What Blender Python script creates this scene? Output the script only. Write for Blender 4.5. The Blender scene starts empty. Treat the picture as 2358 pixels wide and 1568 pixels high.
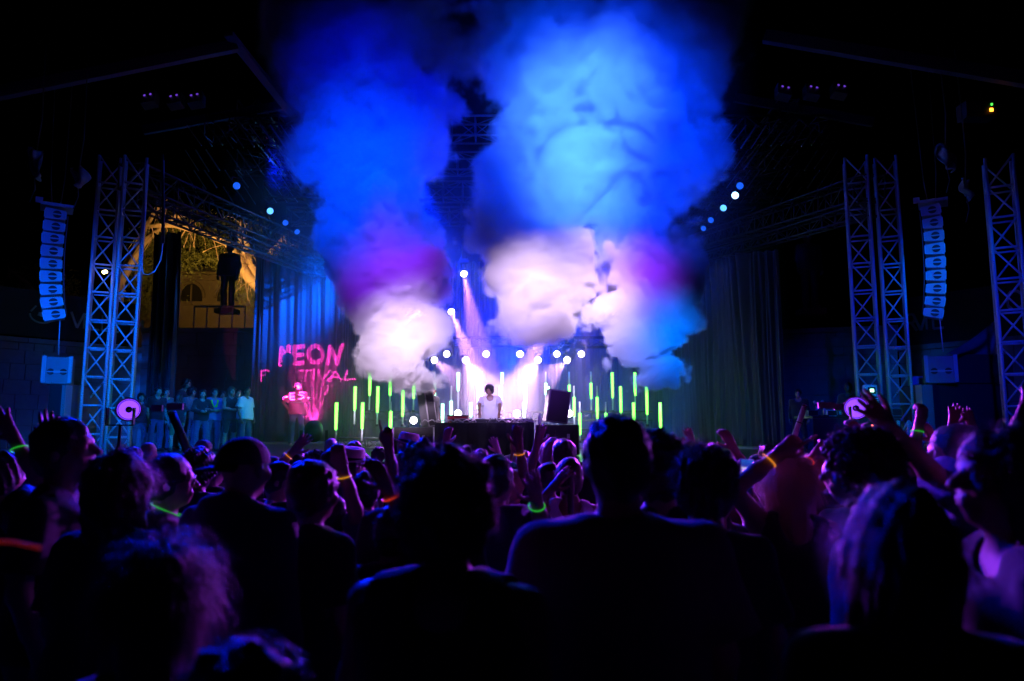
import bpy, bmesh, math, random
import numpy as np
from mathutils import Vector, Matrix, Euler
R = math.radians
SC = bpy.context.scene
COL = SC.collection

# ------------------------------------------------------------------ camera
CAM_H, PITCH, FPX, CU, CV = 1.95, math.atan(184 / 1571), 1571.0, 1178.5, 784.0
cam_d = bpy.data.cameras.new('camera')
cam = bpy.data.objects.new('camera', cam_d)
COL.objects.link(cam)
cam.location = (0, 0, CAM_H)
cam.rotation_euler = (R(90) + PITCH, 0, 0)
cam_d.lens = 24.0
cam_d.sensor_width = 36.0
cam_d.clip_start = 0.02
cam_d.clip_end = 400
cam_d.dof.use_dof = True
cam_d.dof.focus_distance = 14.0
cam_d.dof.aperture_fstop = 2.0
SC.camera = cam

# ------------------------------------------------------------------ world, exposure
W = bpy.data.worlds.new('World')
SC.world = W
W.use_nodes = True
wn = W.node_tree
sky_n = wn.nodes.new('ShaderNodeTexSky')
sky_n.sky_type = 'NISHITA'
sky_n.sun_disc = False
sky_n.sun_elevation = R(-9)
sky_n.sun_rotation = R(200)
wn.links.new(sky_n.outputs[0], wn.nodes['Background'].inputs[0])
wn.nodes['Background'].inputs[1].default_value = 0.002
SC.view_settings.view_transform = 'Standard'
SC.view_settings.look = 'None'
SC.view_settings.exposure = 0.0
SC.view_settings.gamma = 1.0
SC.view_settings.use_curve_mapping = False
cy = SC.cycles
cy.use_denoising = True
try:
    cy.denoiser = 'OPENIMAGEDENOISE'
except Exception:
    pass
cy.max_bounces = 6
cy.diffuse_bounces = 2
cy.glossy_bounces = 2
cy.transmission_bounces = 3
cy.transparent_max_bounces = 8
cy.volume_bounces = VB if 'VB' in globals() else 1
cy.volume_step_rate = 1.0
cy.volume_max_steps = 256
cy.caustics_reflective = False
cy.caustics_refractive = False
cy.sample_clamp_indirect = 4.0
cy.use_light_tree = True


def P(u, v, d):
    """world point at depth y = d metres seen in direction (u, v) of the 2357 x 1568 view"""
    x, z = (u - CU) / FPX, (CV - v) / FPX
    yy = math.cos(PITCH) - z * math.sin(PITCH)
    zz = math.sin(PITCH) + z * math.cos(PITCH)
    k = d / yy
    return Vector((x * k, d, CAM_H + zz * k))


def zat(v, d):
    return P(CU, v, d).z


def spot(loc, to, color, power, angle, blend=0.3, radius=0.05, name='lamp_light', parent=None):
    l = bpy.data.lights.new(name, 'SPOT')
    l.color = color
    l.energy = power
    l.spot_size = R(angle)
    l.spot_blend = blend
    l.shadow_soft_size = radius
    o = bpy.data.objects.new(name, l)
    COL.objects.link(o)
    o.location = loc
    o.rotation_euler = (Vector(to) - Vector(loc)).to_track_quat('-Z', 'Y').to_euler()
    return o
# ------------------------------------------------------------------ show lighting (rig over the stage, front light from behind the camera, added fill lamps)
def rig(loc, to, c, w, ang, name, blend=.6, rad=.15):
    return spot(loc, to, c, w, ang, blend, rad, name)


def wash(loc, aim, watts, angle, blobs, name):
    """many-celled colour wash: one lamp, each cell throws its own soft round patch; a cell is (u, v, depth, colour, strength, radius in view px)"""
    o = spot(loc, aim, (1, 1, 1), watts, angle, .3, .25, name)
    bpy.context.view_layer.update()
    inv = o.matrix_world.inverted()

    def q(u, v, d):
        l = inv @ P(u, v, d)
        return l.x / -l.z, l.y / -l.z
    l = o.data
    l.use_nodes = True
    nt = l.node_tree
    nt.nodes.clear()
    out = nt.nodes.new('ShaderNodeOutputLight')
    em = nt.nodes.new('ShaderNodeEmission')
    nt.links.new(em.outputs[0], out.inputs[0])
    tc = nt.nodes.new('ShaderNodeTexCoord')
    sx = nt.nodes.new('ShaderNodeSeparateXYZ')
    nt.links.new(tc.outputs['Normal'], sx.inputs[0])

    def m(op, a_, b_=None, clamp=False):
        n_ = nt.nodes.new('ShaderNodeMath')
        n_.operation = op
        n_.use_clamp = clamp
        for i, x in enumerate((a_, b_)):
            if x is None:
                continue
            if isinstance(x, (int, float)):
                n_.inputs[i].default_value = x
            else:
                nt.links.new(x, n_.inputs[i])
        return n_.outputs[0]
    nz = m('MULTIPLY', sx.outputs[2], -1.0)
    cb = nt.nodes.new('ShaderNodeCombineXYZ')
    nt.links.new(m('DIVIDE', sx.outputs[0], nz), cb.inputs[0])
    nt.links.new(m('DIVIDE', sx.outputs[1], nz), cb.inputs[1])
    acc = None
    for u, v, d, col, w, r in blobs:
        c = q(u, v, d)
        rr_ = abs(q(u + r, v, d)[0] - c[0])
        ds = nt.nodes.new('ShaderNodeVectorMath')
        ds.operation = 'DISTANCE'
        nt.links.new(cb.outputs[0], ds.inputs[0])
        ds.inputs[1].default_value = (c[0], c[1], 0)
        t = m('SUBTRACT', 1.0, m('DIVIDE', ds.outputs['Value'], rr_), clamp=True)
        t = m('MULTIPLY', m('MULTIPLY', t, t), m('SUBTRACT', 3.0, m('MULTIPLY', t, 2.0)))
        sc = nt.nodes.new('ShaderNodeVectorMath')
        sc.operation = 'SCALE'
        sc.inputs[0].default_value = tuple(x * w for x in col)
        nt.links.new(t, sc.inputs['Scale'])
        if acc is None:
            acc = sc.outputs[0]
        else:
            ad = nt.nodes.new('ShaderNodeVectorMath')
            ad.operation = 'ADD'
            nt.links.new(acc, ad.inputs[0])
            nt.links.new(sc.outputs[0], ad.inputs[1])
            acc = ad.outputs[0]
    nt.links.new(acc, em.inputs[0])
    em.inputs['Strength'].default_value = 1.0
    return o


# one added front lamp in place of many washes: blue cells high on the smoke, violet between, white on the foot of each column
D0 = 12.8
VIO, WHT, CORE, DEEP = (.26, .02, 1.0), (.86, .63, 1.0), (.09, .36, 1.0), (.0, .035, 1.0)
wash((0.5, -6, 8.5), P(1180, 400, D0), 200000, 52, [
    (1335, 190, D0, CORE, 1.1, 240), (1350, 350, D0, CORE, 1.0, 190), (1400, 260, D0, DEEP, 1.6, 400), (1250, 40, D0, (.0, .05, 1.0), .35, 240), (1070, 140, D0, (.0, .0, 1.0), .14, 170),
    (835, 350, D0, (.0, .05, 1.0), 1.2, 280), (880, 200, D0, (.0, .004, 1.0), .40, 320), (905, 570, D0, VIO, .60, 180), (1455, 590, D0, VIO, .8, 150),
    (928, 755, D0, WHT, 1.4, 170), (960, 690, D0, WHT, .35, 120), (1225, 640, D0, WHT, 1.3, 160), (1385, 530, D0, WHT, .6, 120), (1385, 670, D0, WHT, 1.4, 130), (1440, 775, D0, (.3, .3, 1.0), .6, 110),
    (1540, 740, D0, (.0, .14, 1.0), 1.2, 140), (1128, 935, 15.6, (.7, .6, 1.0), .14, 75), (1200, 700, D0, (.22, .03, 1.0), .18, 250)], 'front_wash')
# side light on the towers and hanging columns
rig((-2.0, 1.0, 7.5), P(250, 830, 13), (.0, .11, 1.0), 20000, 20, 'side_wash', 1, .2)
rig((-2.0, 1.0, 7.5), P(122, 640, 13), (.0, .05, 1.0), 5000, 13, 'side_wash', 1, .2)
rig((2.0, 1.0, 7.5), P(2120, 830, 13), (.0, .02, 1.0), 5500, 27, 'side_wash', 1, .2)
rig((2.0, 1.0, 7.5), P(2148, 640, 13), (.0, .16, 1.0), 7000, 9, 'side_wash', 1, .2)
# added green fill on the tower feet, for the glow of the tubes
rig((-5.0, 9.6, 2.3), P(262, 950, 13), (.0, 1.0, .45), 70, 34, 'green_fill', 1, .1)
rig((4.8, 9.6, 2.3), P(2040, 930, 13.6), (.0, 1.0, .45), 90, 34, 'green_fill', 1, .1)
# added cool and green fill on the onlookers at the side of the stage
rig((-4.0, 14.5, 4.6), P(480, 960, 17), (.0, .22, 1.0), 480, 50, 'onlooker_fill', 1, .1)
rig((-3.0, 15.0, 2.0), P(430, 960, 17), (.0, 1.0, .5), 120, 50, 'onlooker_fill', 1, .1)
rig(P(1180, 850, 20.5), P(1180, 300, 12.8), (.0, .01, 1.0), 6000, 80, 'back_light', .7, .2)
# blue rake on the left curtain
rig(P(1010, 400, 19.5), P(700, 690, 22.8), (.0, .09, 1.0), 90000, 27, 'curtain_rake', 1, .1)
# added lamps without fixtures, for the smoke's violet and blue glow on heads and shoulders
rig((-1.6, 11.9, 3.0), (-1.5, 4, 1.5), (.26, .02, 1.0), 2600, 95, 'crowd_rim_fill', .8, .1)
rig((2.6, 11.9, 3.0), (2.2, 4, 1.5), (.42, .04, 1.0), 4000, 85, 'crowd_rim_fill', .8, .1)
rig((-1.5, 11.8, 3.4), (2.8, 2.6, 1.7), (.50, .06, 1.0), 7000, 26, 'crowd_rim_fill', 1, .1)
rig((-5.5, 14.5, 7.5), (-1, 2, 1.5), (.0, .012, 1.0), 12000, 60, 'crowd_rim_fill', .8, .15)
# blue wash hanging over the back of the stage
rig((-2.5, 17.5, 8.4), P(1050, 780, 22), (.0, .012, 1.0), 20000, 46, 'stage_wash', .9, .2)
rig((2.5, 17.5, 8.4), P(1320, 780, 22), (.0, .012, 1.0), 20000, 46, 'stage_wash', .9, .2)
rig((1.5, 18.5, 8.4), P(1250, 780, 20), (.0, .25, 1.0), 5000, 40, 'stage_wash', 1, .2)
# unseen amber lamps added outside the left wing to light tree and building
rig((-13.5, 26.6, 7.0), P(500, 560, 31), (1.0, .50, .10), 3000, 110, 'amber_fill', 1, .1)
rig((-13.0, 29.0, 5.5), P(480, 680, 38), (1.0, .62, .25), 90, 90, 'amber_fill', 1, .1)
# ------------------------------------------------------------------ people: one smooth skin each, grown from a distance field
import openvdb


def mesh_np(name, pts, tris, quads, smooth=True, mat=None):
    me = bpy.data.meshes.new(name)
    pts = np.asarray(pts, np.float32)
    nt, nq = len(tris), len(quads)
    me.vertices.add(len(pts))
    me.vertices.foreach_set('co', pts.ravel())
    loops = np.concatenate([np.asarray(tris, np.int32).ravel(), np.asarray(quads, np.int32).ravel()])
    me.loops.add(len(loops))
    me.loops.foreach_set('vertex_index', loops)
    me.polygons.add(nt + nq)
    starts = np.concatenate([np.arange(nt) * 3, nt * 3 + np.arange(nq) * 4]).astype(np.int32)
    me.polygons.foreach_set('loop_start', starts)
    me.polygons.foreach_set('use_smooth', np.full(nt + nq, smooth))
    me.update(calc_edges=True)
    me.validate()
    if mat:
        me.materials.append(mat)
    return me


class Field:
    def __init__(self, lo, hi, vox):
        self.v = vox
        self.lo = np.array(lo, float)
        self.n = np.ceil((np.array(hi, float) - self.lo) / vox).astype(int) + 1
        self.a = np.full(self.n, 0.06, np.float32)

    def box(self, lo, hi, m=0.05):
        i0 = np.maximum(np.floor((np.array(lo) - m - self.lo) / self.v).astype(int), 0)
        i1 = np.minimum(np.ceil((np.array(hi) + m - self.lo) / self.v).astype(int) + 1, self.n)
        if (i1 <= i0).any():
            return None, None
        s = tuple(slice(a, b) for a, b in zip(i0, i1))
        g = [self.lo[k] + self.v * np.arange(i0[k], i1[k], dtype=np.float32) for k in range(3)]
        return s, (g[0][:, None, None], g[1][None, :, None], g[2][None, None, :])

    def put(self, s, d, k, op='add'):
        a = self.a[s]
        if op == 'add':
            h = np.clip(0.5 + 0.5 * (a - d) / k, 0, 1)
            self.a[s] = a * (1 - h) + d * h - k * h * (1 - h)
        else:  # cut d away
            self.a[s] = np.maximum(a, -d)

    def cone(self, p, q, r1, r2, k=0.02, flat=None, op='add', cap=False):
        """rounded cone from p to q; flat=(axis vector, factor) squeezes it along an axis"""
        p, q = np.array(p, float), np.array(q, float)
        r = max(r1, r2) * 1.35
        s, g = self.box(np.minimum(p, q) - r, np.maximum(p, q) + r)
        if s is None:
            return
        d = q - p
        L2 = float(d @ d) + 1e-9
        w = [g[i] - p[i] for i in range(3)]
        t0 = (w[0] * d[0] + w[1] * d[1] + w[2] * d[2]) / L2
        t = np.clip(t0, 0, 1)
        e = [w[i] - t * d[i] for i in range(3)]
        dd = e[0] ** 2 + e[1] ** 2 + e[2] ** 2
        if flat is not None:
            ax, f = np.array(flat[0], float), flat[1]
            ax = ax / np.linalg.norm(ax)
            c = e[0] * ax[0] + e[1] * ax[1] + e[2] * ax[2]
            dd = dd + c * c * (f * f - 1)
        dist = np.sqrt(dd) - (r1 + (r2 - r1) * t)
        if cap:
            dist = np.maximum(dist, (t0 - 1) * math.sqrt(L2))
        self.put(s, dist, k, op)

    def ell(self, c, rad, M=None, k=0.02, op='add'):
        c, rad = np.array(c, float), np.array(rad, float)
        R_ = max(rad)
        s, g = self.box(c - R_, c + R_)
        if s is None:
            return
        w = [g[i] - c[i] for i in range(3)]
        if M is not None:
            w = [M[0][i] * w[0] + M[1][i] * w[1] + M[2][i] * w[2] for i in range(3)]
        k0 = np.sqrt((w[0] / rad[0]) ** 2 + (w[1] / rad[1]) ** 2 + (w[2] / rad[2]) ** 2)
        k1 = np.sqrt((w[0] / rad[0] ** 2) ** 2 + (w[1] / rad[1] ** 2) ** 2 + (w[2] / rad[2] ** 2) ** 2) + 1e-6
        self.put(s, k0 * (k0 - 1) / k1, k, op)

    def mesh(self, name, mat, adapt=0.25, wob=0.0, seed=1, freq=14, shift=0.0, zsq=1.0):
        if wob:
            r = np.random.RandomState(seed)
            g = [self.lo[k] + self.v * np.arange(self.n[k], dtype=np.float32) for k in range(3)]
            acc = 0
            for i in range(5):
                kx, ky, kz = r.normal(0, 1, 3) * freq * (1 + .5 * i)
                kz *= zsq
                ph = r.uniform(0, 6.28)
                ex = np.exp(1j * (kx * g[0] + ph))[:, None, None]
                ey = np.exp(1j * ky * g[1])[None, :, None]
                ez = np.exp(1j * kz * g[2])[None, None, :]
                acc = acc + (ex * ey).astype(np.complex64) * ez.astype(np.complex64) / (1 + .45 * i)
            self.a = self.a + wob * np.real(acc)
        gr = openvdb.FloatGrid(0.06)
        gr.copyFromArray(np.clip(self.a, -0.06, 0.06).astype(np.float32), ijk=(0, 0, 0), tolerance=0.0)
        pts, tris, quads = gr.convertToPolygons(isovalue=shift, adaptivity=adapt)
        pts = np.asarray(pts) * self.v + self.lo
        return mesh_np(name, pts, np.asarray(tris).reshape(-1, 3)[:, ::-1], np.asarray(quads).reshape(-1, 4)[:, ::-1], True, mat)


def unit(v):
    v = np.array(v, float)
    return v / (np.linalg.norm(v) + 1e-9)


def rot_head(yaw, pitch, roll):
    return np.array(Euler((pitch, roll, yaw), 'XYZ').to_matrix())


def hand(F, w, d, nrm, pose, side, fat=1.0):
    """palm and five bent fingers; w wrist, d pointing along the palm, nrm out of the palm"""
    d = unit(d)
    nrm = unit(np.array(nrm) - d * (np.array(nrm) @ d))
    lat = np.cross(d, nrm) * side      # towards the thumb
    w = np.array(w, float)
    F.cone(w - d * .02, w + d * .025, .024, .026, .02, (nrm, 1.35))
    for o in (-.026, -.009, .009, .026):
        F.cone(w + d * .02 + lat * o * .7, w + d * .088 + lat * o, .0155, .0135, .012)
    curls = {'open': (.12, .1, .1, .15), 'fist': (1.5, 1.5, 1.5, 1.5), 'point': (.05, 1.5, 1.5, 1.55), 'relaxed': (.5, .55, .6, .65),
             'peace': (.05, .08, 1.5, 1.5), 'grip': (1.0, 1.05, 1.1, 1.15), 'spread': (.15, .05, .05, .2), 'horns': (.05, 1.5, 1.5, .1)}[pose]
    lens = ((.040, .026, .021), (.045, .029, .023), (.041, .027, .022), (.032, .021, .019))
    fan = .22 if pose in ('open', 'spread', 'peace') else .08
    for i, o in enumerate((.027, .009, -.009, -.026)):
        p = w + d * .09 + lat * o
        a = 0.0
        base = unit(d + lat * (o / .027) * fan)
        for s_, L in enumerate(lens[i]):
            a += curls[i] * (1.0 if s_ else .75)
            dr = base * math.cos(a) + nrm * math.sin(a)
            q = p + dr * L
            r1 = (.0098, .0088, .008)[s_] * fat
            F.cone(p, q, r1, r1 * .92, .005)
            p = q
    tb = w + d * .022 + lat * .024
    if pose in ('fist', 'point', 'grip', 'peace', 'horns'):
        dirs = (unit(lat * .7 + d * .9 + nrm * .5), unit(d * .8 - lat * .1 + nrm * .9), unit(d * .5 - lat * .8 + nrm * .5))
    else:
        dirs = (unit(lat * .9 + d * .7 + nrm * .25), unit(lat * .6 + d * .9 + nrm * .2), unit(lat * .3 + d + nrm * .2))
    p = tb
    for dr, L, r1 in zip(dirs, (.04, .032, .026), (.0135, .0108, .0092)):
        q = p + dr * L
        F.cone(p, q, r1 * fat, r1 * .9 * fat, .008)
        p = q


def ik(s, t, a, b, hint):
    s, t = np.array(s, float), np.array(t, float)
    d = t - s
    L = np.linalg.norm(d)
    if L > (a + b) * .995:
        t = s + d / L * (a + b) * .995
        d = t - s
        L = (a + b) * .995
    L = max(L, abs(a - b) + .03)
    u = d / np.linalg.norm(d)
    x = (a * a - b * b + L * L) / (2 * L)
    h = math.sqrt(max(a * a - x * x, 0))
    hv = np.array(hint, float)
    hv = unit(hv - u * (hv @ u))
    return s + u * x + hv * h, t


def hair_strands(C, M, rad, n, length, seed, mat, droop=0.6, curl=0.0, width=.0016, face=True):
    """thin tapered blades rooted on the scalp"""
    r = np.random.RandomState(seed)
    dv = r.normal(0, 1, (n * 3, 3))
    dv /= np.linalg.norm(dv, axis=1)[:, None]
    if face:
        ok = (dv[:, 1] < .45 + .5 * dv[:, 2]) & (dv[:, 2] > -.45)
    else:
        ok = dv[:, 2] > -.5
    dv = dv[ok][:n]
    n = len(dv)
    root = C + (dv * rad) @ M.T
    dirw = (dv / np.array(rad))
    dirw /= np.linalg.norm(dirw, axis=1)[:, None]
    dirw = dirw @ M.T
    seg = 5
    L = length * r.uniform(.5, 1.1, n)[:, None] / seg
    p = root - dirw * .01
    cur = dirw + r.normal(0, .25, (n, 3))
    side = np.cross(cur, r.normal(0, 1, (n, 3)))
    side /= np.linalg.norm(side, axis=1)[:, None]
    ring = []
    for k in range(seg + 1):
        w = width * (1 - k / (seg + .6))
        ring += [p - side * w, p + side * w]
        cur = cur + np.array([0, 0, -droop]) / seg * 2 + r.normal(0, .10 + curl, (n, 3))
        cur /= np.linalg.norm(cur, axis=1)[:, None]
        p = p + cur * L
    pts = np.stack(ring, 1)          # n, 2(seg+1), 3
    K = 2 * (seg + 1)
    base = np.arange(n)[:, None] * K
    q = np.concatenate([base + np.array([2 * k, 2 * k + 1, 2 * k + 3, 2 * k + 2]) for k in range(seg)], 0)
    return pts.reshape(-1, 3), q


def join_np(name, parts, mat, smooth=True):
    P_, T_, Q_ = [], [], []
    o = 0
    for p, t, q in parts:
        P_.append(p)
        if len(t):
            T_.append(np.asarray(t) + o)
        if len(q):
            Q_.append(np.asarray(q) + o)
        o += len(p)
    return mesh_np(name, np.concatenate(P_), np.concatenate(T_) if T_ else np.zeros((0, 3), int),
                   np.concatenate(Q_) if Q_ else np.zeros((0, 4), int), smooth, mat)


def mesh_parts(me):
    n = len(me.vertices)
    co = np.empty(n * 3, np.float32)
    me.vertices.foreach_get('co', co)
    li = np.empty(len(me.loops), np.int32)
    me.loops.foreach_get('vertex_index', li)
    ls = np.empty(len(me.polygons), np.int32)
    lt = np.empty(len(me.polygons), np.int32)
    me.polygons.foreach_get('loop_start', ls)
    me.polygons.foreach_get('loop_total', lt)
    t = ls[lt == 3]
    q = ls[lt == 4]
    return co.reshape(-1, 3), li[t[:, None] + np.arange(3)] if len(t) else [], li[q[:, None] + np.arange(4)] if len(q) else []


def obj(name, me, parent=None, loc=None):
    o = bpy.data.objects.new(name, me)
    COL.objects.link(o)
    if parent is not None:
        o.parent = parent
    if loc is not None:
        o.location = loc
    return o


def tag(o, label=None, cat=None, group=None, kind=None):
    if label:
        o['label'] = label
    if cat:
        o['category'] = cat
    if group:
        o['group'] = group
    if kind:
        o['kind'] = kind
    return o


def empty(name, loc=(0, 0, 0), rz=0.0, scale=1.0):
    o = bpy.data.objects.new(name, None)
    o.empty_display_size = 0.2
    COL.objects.link(o)
    o.location = loc
    o.rotation_euler = (0, 0, rz)
    o.scale = (scale,) * 3
    return o


# ---- materials
def mat(name, color, rough=0.6, metal=0.0, emit=None, estr=0.0, noise=None, spec=0.5, bump=0.0, bscale=60, sheen=0.0):
    m = bpy.data.materials.new(name)
    m.use_nodes = True
    nt = m.node_tree
    b = nt.nodes['Principled BSDF']
    b.inputs['Base Color'].default_value = (*color, 1)
    b.inputs['Roughness'].default_value = rough
    b.inputs['Metallic'].default_value = metal
    b.inputs['Specular IOR Level'].default_value = spec
    if sheen:
        b.inputs['Sheen Weight'].default_value = sheen
    if emit:
        b.inputs['Emission Color'].default_value = (*emit, 1)
        b.inputs['Emission Strength'].default_value = estr
    if noise or bump:
        tc = nt.nodes.new('ShaderNodeTexCoord')
        nz = nt.nodes.new('ShaderNodeTexNoise')
        nz.inputs['Scale'].default_value = bscale
        nz.inputs['Detail'].default_value = 5
        nt.links.new(tc.outputs['Object'], nz.inputs['Vector'])
        if noise:
            mx = nt.nodes.new('ShaderNodeMix')
            mx.data_type = 'RGBA'
            mx.inputs['A'].default_value = (*color, 1)
            mx.inputs['B'].default_value = (*noise, 1)
            nt.links.new(nz.outputs['Fac'], mx.inputs['Factor'])
            nt.links.new(mx.outputs['Result'], b.inputs['Base Color'])
        if bump:
            bp = nt.nodes.new('ShaderNodeBump')
            bp.inputs['Strength'].default_value = bump
            bp.inputs['Distance'].default_value = 0.01
            nt.links.new(nz.outputs['Fac'], bp.inputs['Height'])
            nt.links.new(bp.outputs[0], b.inputs['Normal'])
    return m


SKINS = [mat('skin_fair', (.42, .26, .19), .5, noise=(.36, .2, .15), bscale=8), mat('skin_tan', (.28, .16, .10), .5, noise=(.24, .13, .08), bscale=8),
         mat('skin_dark', (.11, .06, .04), .45, noise=(.09, .05, .03), bscale=8)]
HAIRM = {'black': mat('hair_black', (.012, .010, .010), .42, bump=.5, bscale=180), 'brown': mat('hair_brown', (.05, .03, .02), .42, bump=.5, bscale=180),
         'blond': mat('hair_blond', (.42, .30, .16), .45, bump=.4, bscale=180), 'grey': mat('hair_grey', (.3, .3, .3), .5, bump=.4, bscale=180)}
CLOTH = {}


def cloth(c):
    if c not in CLOTH:
        cc = {'black': (.015, .015, .018), 'navy': (.02, .03, .08), 'grey': (.12, .12, .13), 'white': (.78, .78, .78), 'blue': (.10, .18, .42), 'denim': (.05, .08, .16),
              'green': (.05, .16, .06), 'pink': (.62, .22, .34), 'wine': (.14, .02, .04), 'teal': (.04, .2, .2), 'neon': (.35, .85, .08), 'sand': (.45, .38, .28)}[c]
        CLOTH[c] = mat('cloth_' + c, cc, .85, bump=.25, bscale=300, sheen=.25, noise=tuple(x * .75 for x in cc))
    return CLOTH[c]


SHOEM = mat('shoe_rubber', (.03, .03, .03), .5)
SHOEW = mat('shoe_white', (.6, .6, .6), .5)


def build_person(spec):
    """builds one person facing local +y, 1.75 m tall, and returns (meshes by part name). spec keys: vox, head(yaw,pitch,roll), arms, hair..."""
    g = spec.get
    vox = g('vox', .011)
    rs = np.random.RandomState(g('seed', 1))
    female = g('female', False)
    lean = g('lean', (0, 0))                     # chest offset x, y
    wide = g('wide', 1.0)
    lx, ly = lean
    hipz = .95
    pel = np.array([0, 0, hipz])
    chest = np.array([lx * .6, ly * .6, 1.27])
    nb = np.array([lx, ly, 1.46])
    hy, hp, hr = g('head', (0, 0, 0))
    M = rot_head(hy, hp, hr)
    hc = nb + np.array([0, .015, .06]) + M @ np.array([0, .012, .105])
    shw = (.165 if female else .190) * wide
    arms = {}
    for side, key in ((-1, 'L'), (1, 'R')):
        sh = np.array([lx + side * shw, ly, 1.405 + g('shrug', 0)])
        a = g('arm' + key)
        if a is None:                            # hanging
            el = sh + np.array([side * .05, -.02, -.27])
            wr = el + np.array([side * .01, .09, -.235])
            pose, nrm = 'relaxed', (-side, 0, 0)
        else:
            tgt, pose, hint = a[0], a[1], a[2] if len(a) > 2 and a[2] is not None else (side * .7, -.1, -.6)
            if np.array(tgt)[2] > 1.4:
                sh = sh + np.array([-side * .015, 0, .045])
            el, wr = ik(sh, tgt, .285, .255, hint)
            nrm = a[3] if len(a) > 3 else (0, 1, 0)
        arms[side] = (sh, el, wr, pose, nrm)
    legs = {}
    for side in (-1, 1):
        st = g('stance', .13)
        hipj = pel + np.array([side * .09, 0, -.02])
        kn = np.array([side * (st + .02) * .9, .03, .50])
        an = np.array([side * st, -.01, .085])
        legs[side] = (hipj, kn, an)
    pts = [hc + .17, hc - .17, [-.32, -.2, 0], [.32, .25, 0]]
    for s_, (sh, el, wr, po, nr) in arms.items():
        fd = unit(wr - el)
        pts += [el + .09, el - .09, wr + fd * .22 + .05, wr - .1, wr + .1, wr + fd * .22 - .05]
    pts = np.array([np.array(p, float) * np.ones(3) for p in pts])
    lo, hi = pts.min(0) - .07, pts.max(0) + .07
    lo[2] = -.02
    lo[1] = min(lo[1], -.24)
    hi[1] = max(hi[1], .26)
    tw = 1.0 if not female else .88

    def torso(F, inf=0.0, loose=0.0, low=None):
        for s_ in (-1, 1):
            F.cone(chest + [s_ * .075 * tw * wide, .0, .06], nb + [s_ * .06, -.01, -.10], .112 * wide + inf, .085 + inf, .05, ((0, 1, 0), 1.12))
            F.cone(pel + [s_ * .055, 0, .10], chest + [s_ * .07 * tw * wide, 0, .02], (.098 * tw) * wide + inf + loose, .108 * wide + inf + loose * .5, .05, ((0, 1, 0), 1.1))
            F.cone(nb + [s_ * .04, -.015, -.03], arms[s_][0] + [0, 0, -.005], .060 + inf, .058 + inf, .05)   # trapezius to shoulder
            if female:
                F.ell(chest + [s_ * .07, .085, .04], (.062 + inf, .055 + inf, .06 + inf), k=.03)
        if low is not None:
            F.cone(pel + [0, 0, low], chest, .115 + inf + loose, .12 + inf, .05, ((1, 0, 0), .72))

    # ---- body
    F = Field(lo, hi, vox)
    torso(F)
    for s_ in (-1, 1):
        hj, kn, an = legs[s_]
        F.cone(pel + [s_ * .075, -.02, .0], hj + [s_ * .0, -.01, -.05], .112, .095, .05)
        F.cone(hj, kn, .088, .058, .04)
        F.cone(kn, an + [0, -.02, .12], .055, .05, .03)
        F.cone(kn - [0, .02, .12], an, .055, .036, .03)
        F.cone(an + [0, -.03, -.045], an + [s_ * .02, .15, -.055], .036, .03, .02)
        sh, el, wr, po, nr = arms[s_]
        F.cone(sh, el, .052, .040, .035)
        F.cone(el, el * .45 + wr * .55, .041, .036, .02)
        F.cone(el * .5 + wr * .5, wr, .036, .026, .02)
        hd = unit(wr - el)
        if g('handdir' + ('L' if s_ < 0 else 'R')) is not None:
            hd = unit(g('handdir' + ('L' if s_ < 0 else 'R')))
        hand(F, wr, hd, nr, po, -s_ if nr[1] <= 0 else s_, fat=max(1.0, vox / .008))
    F.cone(nb + [0, -.005, -.04], hc + M @ np.array([0, -.02, -.07]), .060, .056, .03)
    # head
    fz = 1.0
    F.ell(hc + M @ np.array([0, -.012, .025]), (.077, .098, .095), M.T, .02)
    F.ell(hc + M @ np.array([0, .028, -.03]), (.062, .066, .088), M.T, .03)
    F.ell(hc + M @ np.array([0, .055, -.088]), (.030, .030, .024), M.T, .03)       # chin
    F.cone(hc + M @ np.array([-.03, .075, .028]), hc + M @ np.array([.03, .075, .028]), .017, .017, .02)   # brow
    F.cone(hc + M @ np.array([0, .088, .018]), hc + M @ np.array([0, .116, -.022]), .009, .0145, .012)      # nose
    F.cone(hc + M @ np.array([-.016, .093, -.053]), hc + M @ np.array([.016, .093, -.053]), .0085, .0085, .006)  # lips
    F.cone(hc + M @ np.array([-.014, .090, -.068]), hc + M @ np.array([.014, .090, -.068]), .0085, .0085, .006)
    for s_ in (-1, 1):
        F.ell(hc + M @ np.array([s_ * .034, .088, .008]), (.017, .014, .012), M.T, .004, 'cut')
        F.ell(hc + M @ np.array([s_ * .033, .077, .008]), (.0135, .0135, .0125), M.T, .004)
        F.ell(hc + M @ np.array([s_ * .082, -.012, -.008]), (.010, .021, .032), M.T, .006)
        F.ell(hc + M @ np.array([s_ * .05, .062, -.028]), (.022, .025, .024), M.T, .02)   # cheek
    out = {}
    out['body'] = F.mesh('body', SKINS[g('skin', 0)], .3)
    # ---- top
    top = g('top', 'tee')
    tc_ = cloth(g('topc', 'black'))
    if top != 'none':
        F = Field(lo, hi, vox * .9)
        loose = g('loose', .02)
        torso(F, .014, loose, low=-.02 if top != 'crop' else .16)
        if top != 'crop':
            F.cone(pel + [-.05, -.005, -.10], pel + [.05, -.005, -.10], .128 + loose, .128 + loose, .05)
            F.cone(pel + [-.06, -.005, .05], pel + [.06, -.005, .05], .122 + loose, .122 + loose, .05)
            zc = .865 + .01 * np.sin(9 * (F.lo[0] + F.v * np.arange(F.n[0])))[:, None, None]
            F.a = np.maximum(F.a, (zc - (F.lo[2] + F.v * np.arange(F.n[2]))[None, None, :]).astype(np.float32))
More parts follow.
